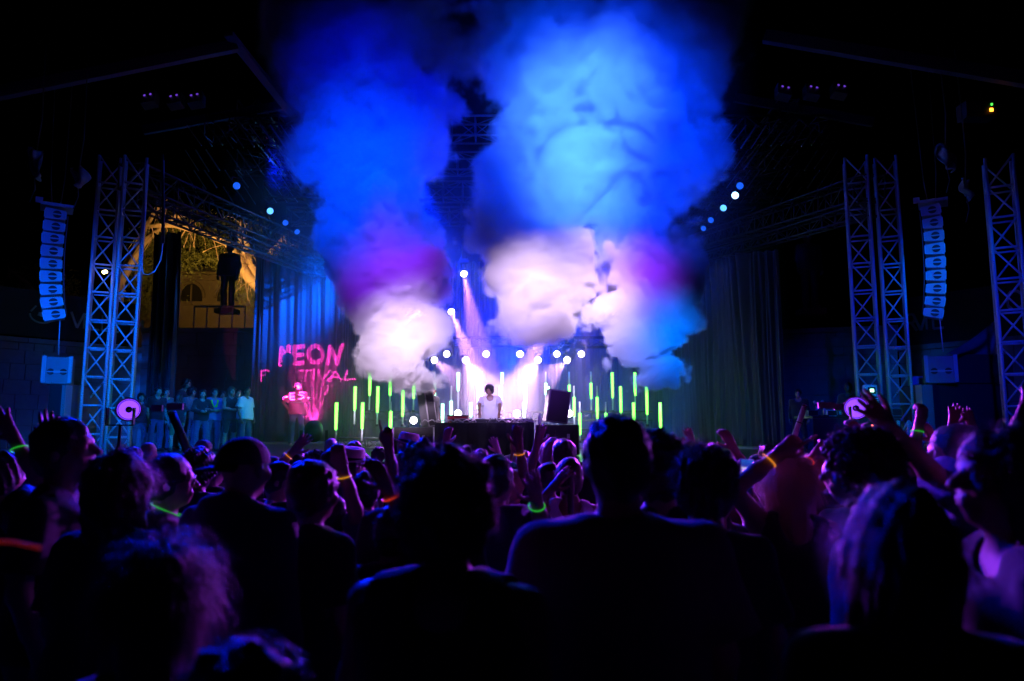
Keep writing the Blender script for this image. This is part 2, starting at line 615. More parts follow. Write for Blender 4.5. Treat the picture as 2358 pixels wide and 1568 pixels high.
        for s_ in (-1, 1):
            sh, el, wr, po, nr = arms[s_]
            if top == 'tee':
                e2 = sh + (el - sh) * .78
                F.cone(sh, e2, .068, .070 + loose * .8, .03, cap=True)
            elif top == 'long':
                F.cone(sh, el, .068, .058 + loose * .3, .03)
                F.cone(el, wr - unit(wr - el) * .03, .058, .042, .02)
            elif top == 'tank' or top == 'crop':
                pass
        if g('hood'):
            F.ell(nb + [0, -.06, .0], (.13, .075, .08), k=.04)
        # neck opening
        nk = g('neck', .0)
        if not g('hood'):
            F.cone(nb + [0, .02 + nk * .5, .0 - nk], nb + [0, .04 + nk, .14], .078 + nk * .3, .10, .001, op='cut')
        if top in ('tank', 'crop'):
            for s_ in (-1, 1):
                F.cone(arms[s_][0] + [s_ * .03, 0, .02], arms[s_][0] + [s_ * .09, 0, -.03], .085, .1, .001, op='cut')
            F.cone(nb + [0, -.10, .03], nb + [0, -.14, -.02], .09, .09, .001, op='cut')
        out['shirt'] = F.mesh('shirt', tc_, .3, wob=.0045, seed=g('seed', 1), freq=12)
    # ---- trousers or shorts
    F = Field([-.34, -.24, 0], [.34, .26, 1.06], vox * 1.3)
    short = g('shorts', False)
    for s_ in (-1, 1):
        hj, kn, an = legs[s_]
        F.cone(pel + [s_ * .07, -.01, .03], hj + [s_ * .0, -.01, -.06], .120, .108, .05)
        F.cone(hj, kn * .9 + hj * .1 if short else kn, .102, .082 if short else .072, .03)
        if not short:
            F.cone(kn, an + [0, 0, .03], .082, .074, .03)
    out['trousers'] = F.mesh('trousers', cloth(g('legc', 'denim')), .4, wob=.004, seed=g('seed', 1) + 5, freq=14)
    for s_ in (-1, 1):
        an = legs[s_][2]
        F = Field(an - [.1, .14, .09], an + [.1, .26, .06], .012)
        F.cone(an + [0, -.035, -.04], an + [s_ * .02, .155, -.05], .047, .042, .02, ((0, 0, 1), 1.0))
        F.cone(an + [0, -.02, -.02], an + [0, 0, .02], .046, .044, .02)
        F.a = np.maximum(F.a, -(F.lo[2] + F.v * np.arange(F.n[2]))[None, None, :].astype(np.float32))
        out['shoe' + ('_l' if s_ < 0 else '_r')] = F.mesh('shoe', SHOEW if g('whiteshoe') else SHOEM, .4)
    # ---- hair
    hs = g('hair', 'short')
    hm = HAIRM[g('hairc', 'black')]
    th = {'short': .012, 'crop': .005, 'curly': .034, 'long': .02, 'bun': .016, 'afro': .05, 'updo': .03, 'messy': .026, 'ponytail': .014}.get(hs, 0)
    if th:
        lo2, hi2 = hc - .24, hc + .24
        if hs in ('long', 'ponytail'):
            lo2 = lo2 - [0, 0, .25]
        F = Field(lo2, hi2, min(vox, .009))
        F.ell(hc + M @ np.array([0, -.018, .033]), (.079 + th, .098 + th, .093 + th), M.T, .02)
        F.ell(hc + M @ np.array([0, -.045, -.02]), (.072 + th * .8, .060 + th, .075 + th * .5), M.T, .03)
        if hs == 'long':
            ll = g('hairlen', .30)
            for k_ in range(4):
                z = -.04 - ll * k_ / 4
                F.ell(hc + M @ np.array([0, -.05, max(z, -.1)]) + [0, -.01, min(z + .1, 0)], (.088 - .004 * k_, .062, .08), None, .04)
            for s_ in (-1, 1):
                F.cone(hc + M @ np.array([s_ * .082, .0, .02]), hc + [s_ * .09, -.02, -ll * .9], .026, .03, .03)
        elif hs == 'bun':
            F.ell(hc + M @ np.array([0, -.10, .085]), (.042, .042, .042), None, .01)
        elif hs == 'updo':
            for _ in range(10):
                p = unit(rs.normal(0, 1, 3) * [1, .7, .6] + [0, -.3, .9])
                F.ell(hc + M @ (p * [.085, .095, .12]), (.04, .04, .036), None, .02)
        elif hs == 'ponytail':
            F.ell(hc + M @ np.array([0, -.115, .04]), (.028, .03, .028), None, .01)
            F.cone(hc + M @ np.array([0, -.13, .04]), hc + np.array([0, -.17, -.22]) + M @ np.array([0, 0, 0]), .030, .018, .02)
        # keep the face free
        fy = .02 if hs in ('curly', 'afro', 'messy', 'updo') else .012
        F.ell(hc + M @ np.array([0, .125, -.045]), (.082, .098, .122), M.T, .01, 'cut')
        amp = {'curly': .010, 'afro': .011, 'updo': .010, 'messy': .009, 'long': .007}.get(hs, .0035)
        me = F.mesh('hair', hm, .15, wob=amp, seed=g('seed', 1) + 9, freq={'long': 45, 'curly': 65, 'afro': 70, 'updo': 60, 'messy': 60}.get(hs, 50), zsq=.25 if hs in ('long', 'ponytail') else 1.0)
        ns = max(g('strands', 0), 700 if vox < .0095 else 0)
        if ns:
            prm = {'curly': (.07, .2, .45), 'afro': (.07, .1, .5), 'updo': (.07, .2, .4), 'messy': (.06, .25, .2), 'long': (.16, 1.6, .12)}.get(hs, (.028, .3, .08))
            sp_, sq_ = hair_strands(hc + M @ np.array([0, -.018, .033]), M, (.079 + th * .9, .098 + th * .9, .093 + th * .9), ns, prm[0], g('seed', 1), hm, prm[1], prm[2],
                                    width=.0011)
            p0, t0, q0 = mesh_parts(me)
            me2 = join_np('hair', [(p0, t0, q0), (sp_, [], sq_)], hm)
            bpy.data.meshes.remove(me)
            me = me2
        out['hair'] = me
    spec['_hc'], spec['_M'], spec['_arms'], spec['_nb'] = hc, M, arms, nb
    return out


def lathe(prof, n=24, M=None, C=(0, 0, 0)):
    a = np.linspace(0, 2 * math.pi, n, endpoint=False)
    pts = np.concatenate([np.stack([r * np.cos(a), r * np.sin(a), np.full(n, z)], 1) for r, z in prof])
    q = []
    for k in range(len(prof) - 1):
        for i in range(n):
            j = (i + 1) % n
            q.append((k * n + i, k * n + j, (k + 1) * n + j, (k + 1) * n + i))
    if M is not None:
        pts = pts @ np.array(M).T
    return pts + np.array(C), [], np.array(q)


def tube_np(path, r, n=8, closed=False):
    path = np.array(path, float)
    m = len(path)
    pts, q = [], []
    up = np.array([0.13, 0.21, 1.0])
    for i in range(m):
        a = path[(i - 1) % m] if (closed or i > 0) else path[i]
        b = path[(i + 1) % m] if (closed or i < m - 1) else path[i]
        t = unit(b - a)
        s = unit(np.cross(t, up))
        w = np.cross(s, t)
        rr = r[i] if hasattr(r, '__len__') else r
        for k in range(n):
            an = 2 * math.pi * k / n
            pts.append(path[i] + s * rr * math.cos(an) + w * rr * math.sin(an))
    for i in range(m if closed else m - 1):
        for k in range(n):
            j, l = (i + 1) % m, (k + 1) % n
            q.append((i * n + k, i * n + l, j * n + l, j * n + k))
    t_ = []
    if not closed:
        c0, c1 = len(pts), len(pts) + 1
        pts += [path[0], path[-1]]
        for k in range(n):
            t_.append((c0, (k + 1) % n, k))
            t_.append((c1, (m - 1) * n + k, (m - 1) * n + (k + 1) % n))
    return np.array(pts), t_, np.array(q)


CAPM = mat('cap_cloth', (.03, .035, .05), .8, bump=.3, bscale=250)
HATM = mat('hat_straw', (.62, .55, .45), .8, bump=.5, bscale=300)
BANDM = mat('hat_band', (.01, .01, .01), .7)
GLASSM = mat('glasses_frame', (.02, .02, .02), .3)
GLOW = {'green': mat('glow_green', (.1, .8, .1), .4, emit=(.05, 1, .08), estr=.35), 'orange': mat('glow_orange', (.8, .4, .05), .4, emit=(1, .30, .01), estr=.8),
        'red': mat('glow_red', (.8, .1, .05), .4, emit=(1, .06, .01), estr=.7), 'yellow': mat('glow_yellow', (.8, .6, .1), .4, emit=(1, .42, .02), estr=.7)}


for _m in GLOW.values():
    _m.cycles.emission_sampling = 'NONE'


def ground_z(y):
    t = min(max((6.0 - y) / 5.0, 0), 1)
    return 0.30 * t * t * (3 - 2 * t)


def attach(root, spec, meshes):
    """parts and accessories of one person under its Empty"""
    for k, me in meshes.items():
        nm = 'shoe' if k.startswith('shoe') else k
        if nm == 'trousers' and spec.get('shorts'):
            nm = 'shorts'
        obj(nm, me, root)
    hc, M = spec['_hc'], spec['_M']
    if spec.get('cap'):
        c = hc + M @ np.array([0, -.012, .025])
        prof = [(.094 * math.sin(a), .098 * math.cos(a)) for a in np.linspace(0.02, 1.62, 9)]
        p, t, q = lathe([(r, z) for r, z in prof], 28)
        p[:, 1] *= 1.20
        p = p @ M.T + c
        parts = [(p, t, q[:, ::-1])]
        sgn = -1 if spec['cap'] == 'back' else 1
        # brim: a curved sheet with thickness
        bp, bq = [], []
        for i in range(9):
            a = -0.62 + 1.24 * i / 8
            for rr, dz in ((.100, .0), (.165, -.018), (.165, -.022), (.100, -.006)):
                bp.append([rr * 1.02 * math.sin(a), sgn * rr * 1.12 * math.cos(a), dz - .010 * abs(a)])
        for i in range(8):
            for k in range(4):
                bq.append((i * 4 + k, i * 4 + (k + 1) % 4, (i + 1) * 4 + (k + 1) % 4, (i + 1) * 4 + k))
        obj('cap', join_np('cap', parts, CAPM), root)
        obj('cap_brim', mesh_np('cap_brim', np.array(bp) @ M.T + c, [], bq, True, CAPM), root)
    if spec.get('hat'):
        c = hc + M @ np.array([0, -.015, .05])
        Mh = M @ rot_head(0, .0, spec.get('hattilt', .18))
        p, t, q = lathe([(.155, .012), (.158, .006), (.150, .0), (.10, .004), (.097, .03), (.092, .075), (.080, .098), (.05, .100), (.02, .088), (.001, .086)], 32)
        p[:, 1] *= 1.15
        p[:, 2] += .10 * (p[:, 0] ** 2) * (np.hypot(p[:, 0], p[:, 1]) > .12)* 10
        obj('hat', join_np('hat', [(p @ Mh.T + c, t, q)], HATM), root)
        p, t, q = lathe([(.0985, .006), (.0995, .010), (.098, .034), (.096, .036)], 32)
        p[:, 1] *= 1.15
        obj('hat_band', join_np('hat_band', [(p @ Mh.T + c, t, q)], BANDM), root)
    if spec.get('glasses'):
        ps = []
        for s_ in (-1, 1):
            ring = [hc + M @ np.array([s_ * .033 + .024 * math.cos(a), .104, .008 + .019 * math.sin(a)]) for a in np.linspace(0, 2 * math.pi, 14, endpoint=False)]
            ps.append(tube_np(ring, .0026, 5, True))
            ps.append(tube_np([hc + M @ np.array([s_ * .057, .103, .012]), hc + M @ np.array([s_ * .080, .06, .010]), hc + M @ np.array([s_ * .083, -.01, .008])], .0024, 5))
        ps.append(tube_np([hc + M @ np.array([-.010, .108, .012]), hc + M @ np.array([.010, .108, .012])], .0026, 5))
        obj('glasses', join_np('glasses', ps, GLASSM), root)
    for side, c in (spec.get('bands') or {}).items():
        s_ = -1 if side == 'L' else 1
        sh, el, wr, po, nr = spec['_arms'][s_]
        d = unit(wr - el)
        a_ = unit(np.cross(d, (0.1, .9, .3)))
        b_ = np.cross(d, a_)
        C = wr - d * .05 + a_ * .006
        col, gap = (c, 1.2) if isinstance(c, str) else c
        ring = [C + (a_ * math.cos(t) + b_ * math.sin(t)) * .037 + d * .010 * math.sin(t * 1.0) for t in np.linspace(0, 2 * math.pi - gap, 22)]
        obj('glow_bracelet', join_np('glow_bracelet', [tube_np(ring, .0030, 7)], GLOW[col]), root)
    if spec.get('necklace'):
        nb = spec['_nb']
        ring = [nb + np.array([.092 * math.cos(t), .035 + .095 * math.sin(t), .02 - .045 * math.sin(t)]) for t in np.linspace(0, 2 * math.pi, 28, endpoint=False)]
        obj('glow_necklace', join_np('glow_necklace', [tube_np(ring, .0028, 7, True)], GLOW[spec['necklace']]), root)


def person(u, v, d, label, group=None, base_z=None, height=None, yaw=0.0, hands=None, **spec):
    """stands a person so that the top of the head is seen at (u, v) at depth d"""
    gz_ = ground_z(d) if base_z is None else base_z
    top = P(u, v, d)
    hs = height or (top.z - gz_)
    s = hs / 1.76
    spec['seed'] = spec.get('seed', int(u * 7 + v * 3) % 997)
    lx, ly = spec.get('lean', (0, 0))
    cosy, siny = math.cos(yaw), math.sin(yaw)
    root_xy = np.array([top.x, d]) - s * np.array([lx * cosy - ly * siny, lx * siny + ly * cosy])
    root = np.array([root_xy[0], root_xy[1], gz_])
    for side, h in (hands or {}).items():
        (hu, hv, hd), pose = h[0], h[1]
        w = np.array(P(hu, hv, hd)) - root
        loc = np.array([w[0] * cosy + w[1] * siny, -w[0] * siny + w[1] * cosy, w[2]]) / s
        spec['arm' + side] = (loc, pose, h[2] if len(h) > 2 else None, h[3] if len(h) > 3 else (0, 1, 0))
    me = build_person(spec)
    r_ = empty('person', root, yaw, s)
    attach(r_, spec, me)
    tag(r_, label, 'person', group)
    r_['head_top'] = 1
    del r_['head_top']
    return r_
# ------------------------------------------------------------------ shapes
def box_np(lo, hi):
    lo, hi = np.array(lo, float), np.array(hi, float)
    p = np.array([[x, y, z] for x in (lo[0], hi[0]) for y in (lo[1], hi[1]) for z in (lo[2], hi[2])])
    q = np.array([(0, 1, 3, 2), (4, 6, 7, 5), (0, 4, 5, 1), (2, 3, 7, 6), (0, 2, 6, 4), (1, 5, 7, 3)])
    return p, [], q


def bar_np(a, b, w, h=None, n=None):
    """square bar (or n-sided round one) from a to b"""
    a, b = np.array(a, float), np.array(b, float)
    if n:
        return tube_np([a, b], w, n)
    h = h or w
    t = unit(b - a)
    s = np.cross(t, (0, 0, 1))
    s = unit(s) if np.linalg.norm(s) > 1e-3 else np.array([1., 0, 0])
    u_ = np.cross(s, t)
    p = np.array([c + s * i * w / 2 + u_ * j * h / 2 for c in (a, b) for i, j in ((-1, -1), (1, -1), (1, 1), (-1, 1))])
    q = np.array([(0, 1, 2, 3), (7, 6, 5, 4), (0, 4, 5, 1), (1, 5, 6, 2), (2, 6, 7, 3), (3, 7, 4, 0)])
    return p, [], q


def J(name, parts, m, smooth=False):
    return join_np(name, parts, m, smooth)


def bevel(o, w=.01, seg=2):
    md = o.modifiers.new('bevel', 'BEVEL')
    md.width = w
    md.segments = seg
    md.limit_method = 'ANGLE'
    return o


M_ALU = mat('truss_metal', (.42, .43, .45), .5, .15, bump=.1, bscale=40)
M_DARK = mat('dark_metal', (.03, .03, .035), .45, .3)
M_BLACK = mat('black_plastic', (.02, .02, .022), .5)
M_CAB = mat('cabinet_paint', (.16, .16, .17), .6, bump=.35, bscale=220)
M_STAGE = mat('stage_deck', (.10, .10, .11), .28, noise=(.05, .05, .055), bscale=3, bump=.05)
M_FASCIA = mat('stage_fascia', (.02, .02, .022), .8)
M_STONE = mat('stone_block', (.24, .22, .21), .9, noise=(.14, .13, .12), bscale=5, bump=.9)
M_MORTAR = mat('stone_mortar', (.14, .13, .12), .95, bump=.5, bscale=40)
M_GROUND = mat('ground_asphalt', (.05, .05, .05), .9, noise=(.035, .035, .035), bscale=20, bump=.5)
M_CURT = mat('curtain_velvet', (.009, .009, .014), .55, bump=.25, bscale=140, sheen=.35)
M_CLOTHT = mat('table_cloth', (.02, .02, .03), .8, bump=.3, bscale=120, sheen=.3)
M_WHITE = mat('white_plastic', (.7, .7, .7), .4)
M_LENS = {}


def emis(name, c, s):
    if name not in M_LENS:
        M_LENS[name] = mat(name, (.05, .05, .06), .3, emit=c, estr=s)
        if not name.startswith('tube_lit'):
            M_LENS[name].cycles.emission_sampling = 'NONE'
    return M_LENS[name]


# ------------------------------------------------------------------ ground, stage
gy = np.concatenate([[-14, -4, 0], np.linspace(.5, 6.5, 13), [10, 16, 30, 60, 120]])
gx = np.linspace(-80, 80, 9)
gp = np.array([[x, y, ground_z(y)] for y in gy for x in gx])
nq = [(j * 9 + i, j * 9 + i + 1, (j + 1) * 9 + i + 1, (j + 1) * 9 + i) for j in range(len(gy) - 1) for i in range(8)]
tag(obj('ground', mesh_np('ground', gp, [], nq, True, M_GROUND)), kind='structure')
STZ = 1.20
st = obj('stage_platform', J('stage_platform', [box_np((-9.6, 12.6, 0.02), (8.6, 25.4, STZ - .02))], M_FASCIA))
tag(st, kind='structure')
# deck boards: plywood panels with open joints
k = 0
deck_me = {}
for iy in range(6):
    for ix in range(15):
        x0, y0 = -9.6 + ix * 1.2133, 12.6 + iy * 2.133
        me = deck_me.get(0) or J('deck_panel', [box_np((.004, .004, -.02), (1.2093, 2.129, 0))], M_STAGE)
        deck_me[0] = me
        o = obj('deck_panel', me, st, (x0, y0, STZ + (.0 if (ix + iy) % 3 else .0015)))


# ------------------------------------------------------------------ trusses
def rot_to(d):
    return Vector(d).to_track_quat('Z', 'Y')


def truss(name, a, b, w=.42, bay=.52, m=None, r=.026, rl=.016, roll=0.0, label=None, group=None, cat='truss', detail=True, flatbar=True):
    """box truss from a to b: an Empty, four chords and every lacing bar a part sharing its mesh"""
    m = m or M_ALU
    a, b = Vector(a), Vector(b)
    L = (b - a).length
    t = empty(name, a)
    t.rotation_mode = 'QUATERNION'
    q = (b - a).to_track_quat('Z', 'Y')
    from mathutils import Quaternion
    t.rotation_quaternion = q @ Quaternion((0, 0, 1), roll)
    h = w / 2
    cm = J('chord', [tube_np([(0, 0, 0), (0, 0, L)], r, 8)], m, True)
    cs = [(-h, -h), (h, -h), (h, h), (-h, h)]
    for x, y in cs:
        obj('chord', cm, t, (x, y, 0))
    nb = max(1, int(round(L / bay)))
    bl = L / nb
    hm = J('crossbar', [tube_np([(0, 0, 0), (w - 2 * r * .7, 0, 0)], rl * 1.25, 6)], m, True)
    dm = J('diagonal_bar', [tube_np([(0, 0, 0), (w, 0, bl)], rl, 6)], m, True)
    dm2 = J('diagonal_bar', [tube_np([(0, 0, bl), (w, 0, 0)], rl, 6)], m, True)
    if detail:
        for f in range(4):
            x, y = cs[f]
            for k_ in range(nb):
                z = k_ * bl
                o = obj('crossbar', hm, t, (x, y, z))
                o.rotation_euler = (0, 0, f * math.pi / 2)
                o = obj('diagonal_bar', dm if (k_ + f) % 2 else dm2, t, (x, y, z))
                o.rotation_euler = (0, 0, f * math.pi / 2)
    else:
        parts = []
        for f in range(4):
            x, y = cs[f]
            x2, y2 = cs[(f + 1) % 4]
            for k_ in range(nb):
                z = k_ * bl
                parts.append(bar_np((x, y, z), (x2, y2, z), rl * 2))
                z0, z1 = (z, z + bl) if (k_ + f) % 2 else (z + bl, z)
                parts.append(bar_np((x, y, z0), (x2, y2, z1), rl * 2))
        tag(obj('lacing', J('lacing', parts, m), t), kind='stuff')
    tag(t, label, cat, group)
    return t


GT = 'truss towers beside the stage'
def tower(u, v, d, ztop, w, label):
    b = P(u, v, d)
    b.z = ground_z(d)
    base = obj('base_plate', J('base_plate', [box_np((-.38, -.38, 0), (.38, .38, .02))], M_DARK))
    ztop = zat(368, d)
    t = truss('truss_tower', (b.x, b.y, .02), (b.x, b.y, ztop), w, .56, roll=-.85 * math.atan2(b.x, b.y), label=label, group=GT, r=.028, rl=.016)
    base.parent = t
    return t


tower(214, 950, 13.4, 8.6, .37, 'blue lit lattice tower left of the stage, the outer of the close pair')
tower(276, 950, 12.9, 8.6, .37, 'brightest lattice tower, inner one of the left pair by the hanging cable loop')
tower(2000, 900, 14.0, 8.8, .42, 'lattice tower on the right, behind the round purple floodlight')
tower(2071, 900, 13.7, 8.8, .38, 'lattice tower right of the floodlight, second of the right pair')
tower(2338, 850, 11.6, 8.6, .40, 'lattice tower cut by the right edge of the picture')

GR = 'roof trusses over the stage'
rz = 9.0
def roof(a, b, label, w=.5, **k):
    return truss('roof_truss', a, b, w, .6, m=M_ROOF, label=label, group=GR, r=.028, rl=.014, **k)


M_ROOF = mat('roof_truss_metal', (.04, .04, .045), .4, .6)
roof(P(300, 405, 13.2), P(800, 612, 25), 'side roof truss running back from the left towers over the opening')
roof(P(300, 455, 13.2), P(790, 650, 25) , 'lower side roof truss above the orange lit tree', .3)
roof(P(2010, 430, 13.8), P(1600, 560, 25), 'side roof truss running back from the right towers')
roof(P(2010, 480, 13.8), P(1600, 600, 25), 'lower side roof truss on the right, under the other', .3)
lz = 9.2
for i, (y, l) in enumerate(((16.4, 'front cross truss of the roof, nearest the crowd'), (18.4, 'second cross truss of the roof behind the front one'),
                            (20.4, 'third cross truss of the roof, deep over the stage'), (22.6, 'rear cross truss of the roof above the backdrop'))):
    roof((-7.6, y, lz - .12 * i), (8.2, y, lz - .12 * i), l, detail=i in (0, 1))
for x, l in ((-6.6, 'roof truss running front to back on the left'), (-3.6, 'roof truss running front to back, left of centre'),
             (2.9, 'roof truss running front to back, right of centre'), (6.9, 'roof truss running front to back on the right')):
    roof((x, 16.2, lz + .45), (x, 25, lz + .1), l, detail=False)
GB = 'roof edge beams'
def beam(a, b, w, h, label, m=None):
    o = obj('roof_beam', J('roof_beam', [bar_np((0, 0, 0), Vector(b) - Vector(a), w, h)], m or M_ROOFP), None, a)
    tag(o, label, 'beam', GB)
    return o


M_ROOFP = mat('roof_panel_paint', (.03, .03, .035), .5, .2)
beam(P(-40, 222, 12), P(545, 105, 13.5), .16, .22, 'long faint roof beam at the upper left running to the bright rafter')
beam(P(526, 78, 13.2), P(672, 262, 16.0), .20, .10, 'bright slanting rafter left of the smoke', mat('rafter_paint', (.12, .12, .14), .45, .4))
beam(P(600, 170, 15), P(668, 258, 17.5), .22, .08, 'short rafter lying along the bright one, left of the smoke')
beam(P(1760, 84, 13.2), P(2400, 190, 11.5), .16, .24, 'long faint roof beam at the upper right')
beam(P(330, 300, 16), P(655, 242, 16.6), .10, .22, 'pale roof beam above the first glinting purlins on the left')
beam(P(1690, 225, 16.6), P(2010, 282, 16), .10, .22, 'pale roof beam above the glinting purlins on the right')
# purlins that catch the light, seen as short slanting strokes
GP = 'slanting purlins under the roof'
pm = mat('purlin_metal', (.55, .56, .58), .3, .8)
pur = J('purlin', [bar_np((0, 0, 0), (.0, .95, -.16), .035)], pm)
ORD = ['outermost', 'second', 'third', 'fourth', 'fifth', 'sixth', 'seventh', 'eighth', 'ninth', 'tenth', 'innermost by the smoke']
rr = random.Random(4)
wds = ['nearest the left tower', 'by the pale left beam', 'over the left lamps', 'in the middle of the left bay', 'close to the left smoke', 'touching the left smoke edge']
for row, (v, d) in enumerate(((288, 15.2), (345, 16.6), (392, 18.2), (430, 20.5))):
    for i in range(11):
        if row and i in (3, 7):
            continue
        for side in (-1, 1):
            u = (430 + i * 24 - row * 4) if side < 0 else (1925 - i * 23 + row * 4)
            a = P(u, v, d)
            q = 1.25 if side < 0 else -1.25
            o = bpy.data.objects.new('purlin', J('purlin', [bar_np((0, 0, 0), (-side * .42, -.1, -.52 - .1 * rr.random()), .016 + .006 * (i % 3))], pm))
            COL.objects.link(o)
            o.location = a
            tag(o, 'slanting purlin under the %s roof, %s row, %s in that row' % ('left' if side < 0 else 'right', ('lowest', 'third', 'second', 'top')[3 - row], ORD[i]), 'purlin', GP + (' left' if side < 0 else ' right'))


# ------------------------------------------------------------------ curtains
def curtain(name, path, z0, ztops, label, n=420, amp=.07, fold=.23, seed=1, m=None, group=None):
    """hanging pleated cloth along a ground path, a single sheet with thickness"""
    r = np.random.RandomState(seed)
    path = np.array(path, float)
    seg = np.linalg.norm(np.diff(path, axis=0), axis=1)
    L = seg.sum()
    s = np.linspace(0, L, n)
    cum = np.concatenate([[0], np.cumsum(seg)])
    x = np.interp(s, cum, path[:, 0])
    y = np.interp(s, cum, path[:, 1])
    tx, ty = np.gradient(x), np.gradient(y)
    nn = np.hypot(tx, ty)
    nx, ny = ty / nn, -tx / nn
    ph = s / fold * 2 * math.pi
    ph = ph + 2.2 * np.sin(s * 1.7 + 1) + 1.3 * np.sin(s * 3.9)
    rows = 22
    P_ = []
    for j in range(rows + 1):
        t = j / rows
        zt = np.interp(s / L, np.linspace(0, 1, len(ztops)), ztops)
        z = z0 + (zt - z0) * t
        a = amp * (.55 + 1.5 * t * t) * (1 + .5 * np.sin(s * 2.3 + t * 1.5))
        off = a * (np.sin(ph + .6 * np.sin(t * 3 + s)) + .45 * np.sin(2.3 * ph + 2 * t)) + .03 * np.sin(5 * t + s * 2)
        P_.append(np.stack([x + nx * off, y + ny * off, z], 1))
    pts = np.concatenate(P_)
    q = [(j * n + i, j * n + i + 1, (j + 1) * n + i + 1, (j + 1) * n + i) for j in range(rows) for i in range(n - 1)]
    o = obj(name, mesh_np(name, pts, [], q, True, m or M_CURT))
    md = o.modifiers.new('thickness', 'SOLIDIFY')
    md.thickness = .008
    tag(o, label, 'curtain', group)
    return o


def xy(u, v, d):
    p = P(u, v, d)
    return (p.x, p.y)


curtain('stage_curtain', [xy(572, 1020, 22.6), xy(700, 1020, 22.9), xy(900, 1020, 23.2)], STZ + .06, [zat(583, 22.6), zat(590, 22.9), zat(600, 23)],
        'tall pleated dark curtain behind the neon lettering, left of the stage', n=520, amp=.055, fold=.42, seed=2)
curtain('stage_curtain', [xy(880, 1020, 24.8), xy(1540, 1020, 24.8)], STZ + .06, [7.8, 7.8],
        'wide black backdrop behind the DJ and the light beams', n=520, amp=.05, fold=.4, seed=3)
curtain('stage_curtain', [xy(1515, 1020, 24.2), xy(1740, 1031, 18.6), xy(1812, 1040, 18.0)], STZ + .06, [zat(540, 24.2), zat(560, 18.4), zat(575, 18)],
        'tall dark curtain right of the green tubes, in front of the stone wall', n=420, amp=.06, fold=.36, seed=4)
# narrow leg drapes at the left opening
curtain('side_drape', [xy(338, 900, 19.5), xy(402, 900, 19.5)], 1.6, [zat(540, 19.5), zat(534, 19.5)],
        'narrow black drape hanging in the left opening before the tree', n=90, amp=.06, fold=.25, seed=6)
# pale edging strips on the floor at the curtain feet
sm_ = mat('floor_strip', (.5, .5, .52), .4)
for (a, b, l) in (((560, 1024, 22.0), (890, 1016, 22.3), 'lit pale floor edging at the foot of the left curtain'),
                  ((1490, 1012, 23.2), (1745, 1031, 18.0), 'lit pale floor edging at the foot of the right curtain')):
    A, B = P(*a), P(*b)
    A.z = B.z = STZ + .03
    o = obj('floor_edging', J('floor_edging', [bar_np((0, 0, 0), B - A, .34, .05)], sm_), None, A)
    tag(o, l, 'floor edging')

# ------------------------------------------------------------------ stone wall of the amphitheatre
def ashlar(name, A, B, z0, z1, label, seed=1, th=.35, rows=7, cope=True):
    """wall from A to B with separate dressed stones on a mortar core"""
    r = random.Random(seed)
    A, B = Vector((A[0], A[1], 0)), Vector((B[0], B[1], 0))
    L = (B - A).length
    t = empty(name, (A.x, A.y, z0), math.atan2(B.y - A.y, B.x - A.x))
    obj('mortar_core', J('mortar_core', [box_np((0, .03, 0), (L, th, z1 - z0))], M_MORTAR), t)
    z = 0.02
    H = z1 - z0
    while z < H - .1:
        h = min(r.uniform(.26, .5), H - z - .015)
        if H - (z + h) < .14:
            h = H - z - .015
        x = .01
        while x < L - .05:
            w = min(r.uniform(.35, .95), L - x)
            if L - (x + w) < .2:
                w = L - x - .01
            pr = r.uniform(0, .035)
            lo, hi = np.array([x + .012, -pr, z + .012]), np.array([x + w - .012, .10, z + h - .012])
            p, _, q = box_np(lo, hi)
            p = p + np.array([[r.uniform(-.012, .012), r.uniform(-.006, .006), r.uniform(-.012, .012)] for _i in range(8)])
            o = obj('stone', J('stone', [(p, [], q)], M_STONE), t)
            x += w
        z += h
    if cope:
        x = -.02
        while x < L:
            w = min(r.uniform(.7, 1.2), L + .05 - x)
            obj('coping_stone', J('coping_stone', [box_np((x + .008, -.08, H + .004), (x + w - .008, th + .05, H + .15))], M_STONE), t)
            x += w
    tag(t, label, 'wall')
    return t


wl = P(318, 765, 24.5)
ashlar('stone_wall', xy(318, 900, 24.5), xy(600, 900, 24.5), .1, wl.z, 'stone block wall behind the people standing at the left of the stage', 1)
ashlar('stone_wall', xy(-30, 900, 20.5), xy(322, 900, 24.2), .1, P(150, 795, 22).z, 'lower stone wall curving off behind the left speaker stack', 2)
ashlar('stone_wall', xy(1800, 900, 21.5), xy(2072, 900, 20.5), .1, P(1900, 765, 21).z, 'stone block wall between the right curtain and the lattice towers', 3)
ashlar('stone_wall', xy(2074, 900, 20.8), xy(2420, 900, 17.5), .1, P(2200, 795, 19).z, 'lower stone wall behind the right speaker stack', 4)


def stroke_text(lines, r, name, m, flat=True, depth=.02):
    ps = []
    for pl in lines:
        for a, b in zip(pl[:-1], pl[1:]):
            ps.append(bar_np(a, b, depth, r * 2))
    return J(name, ps, m)


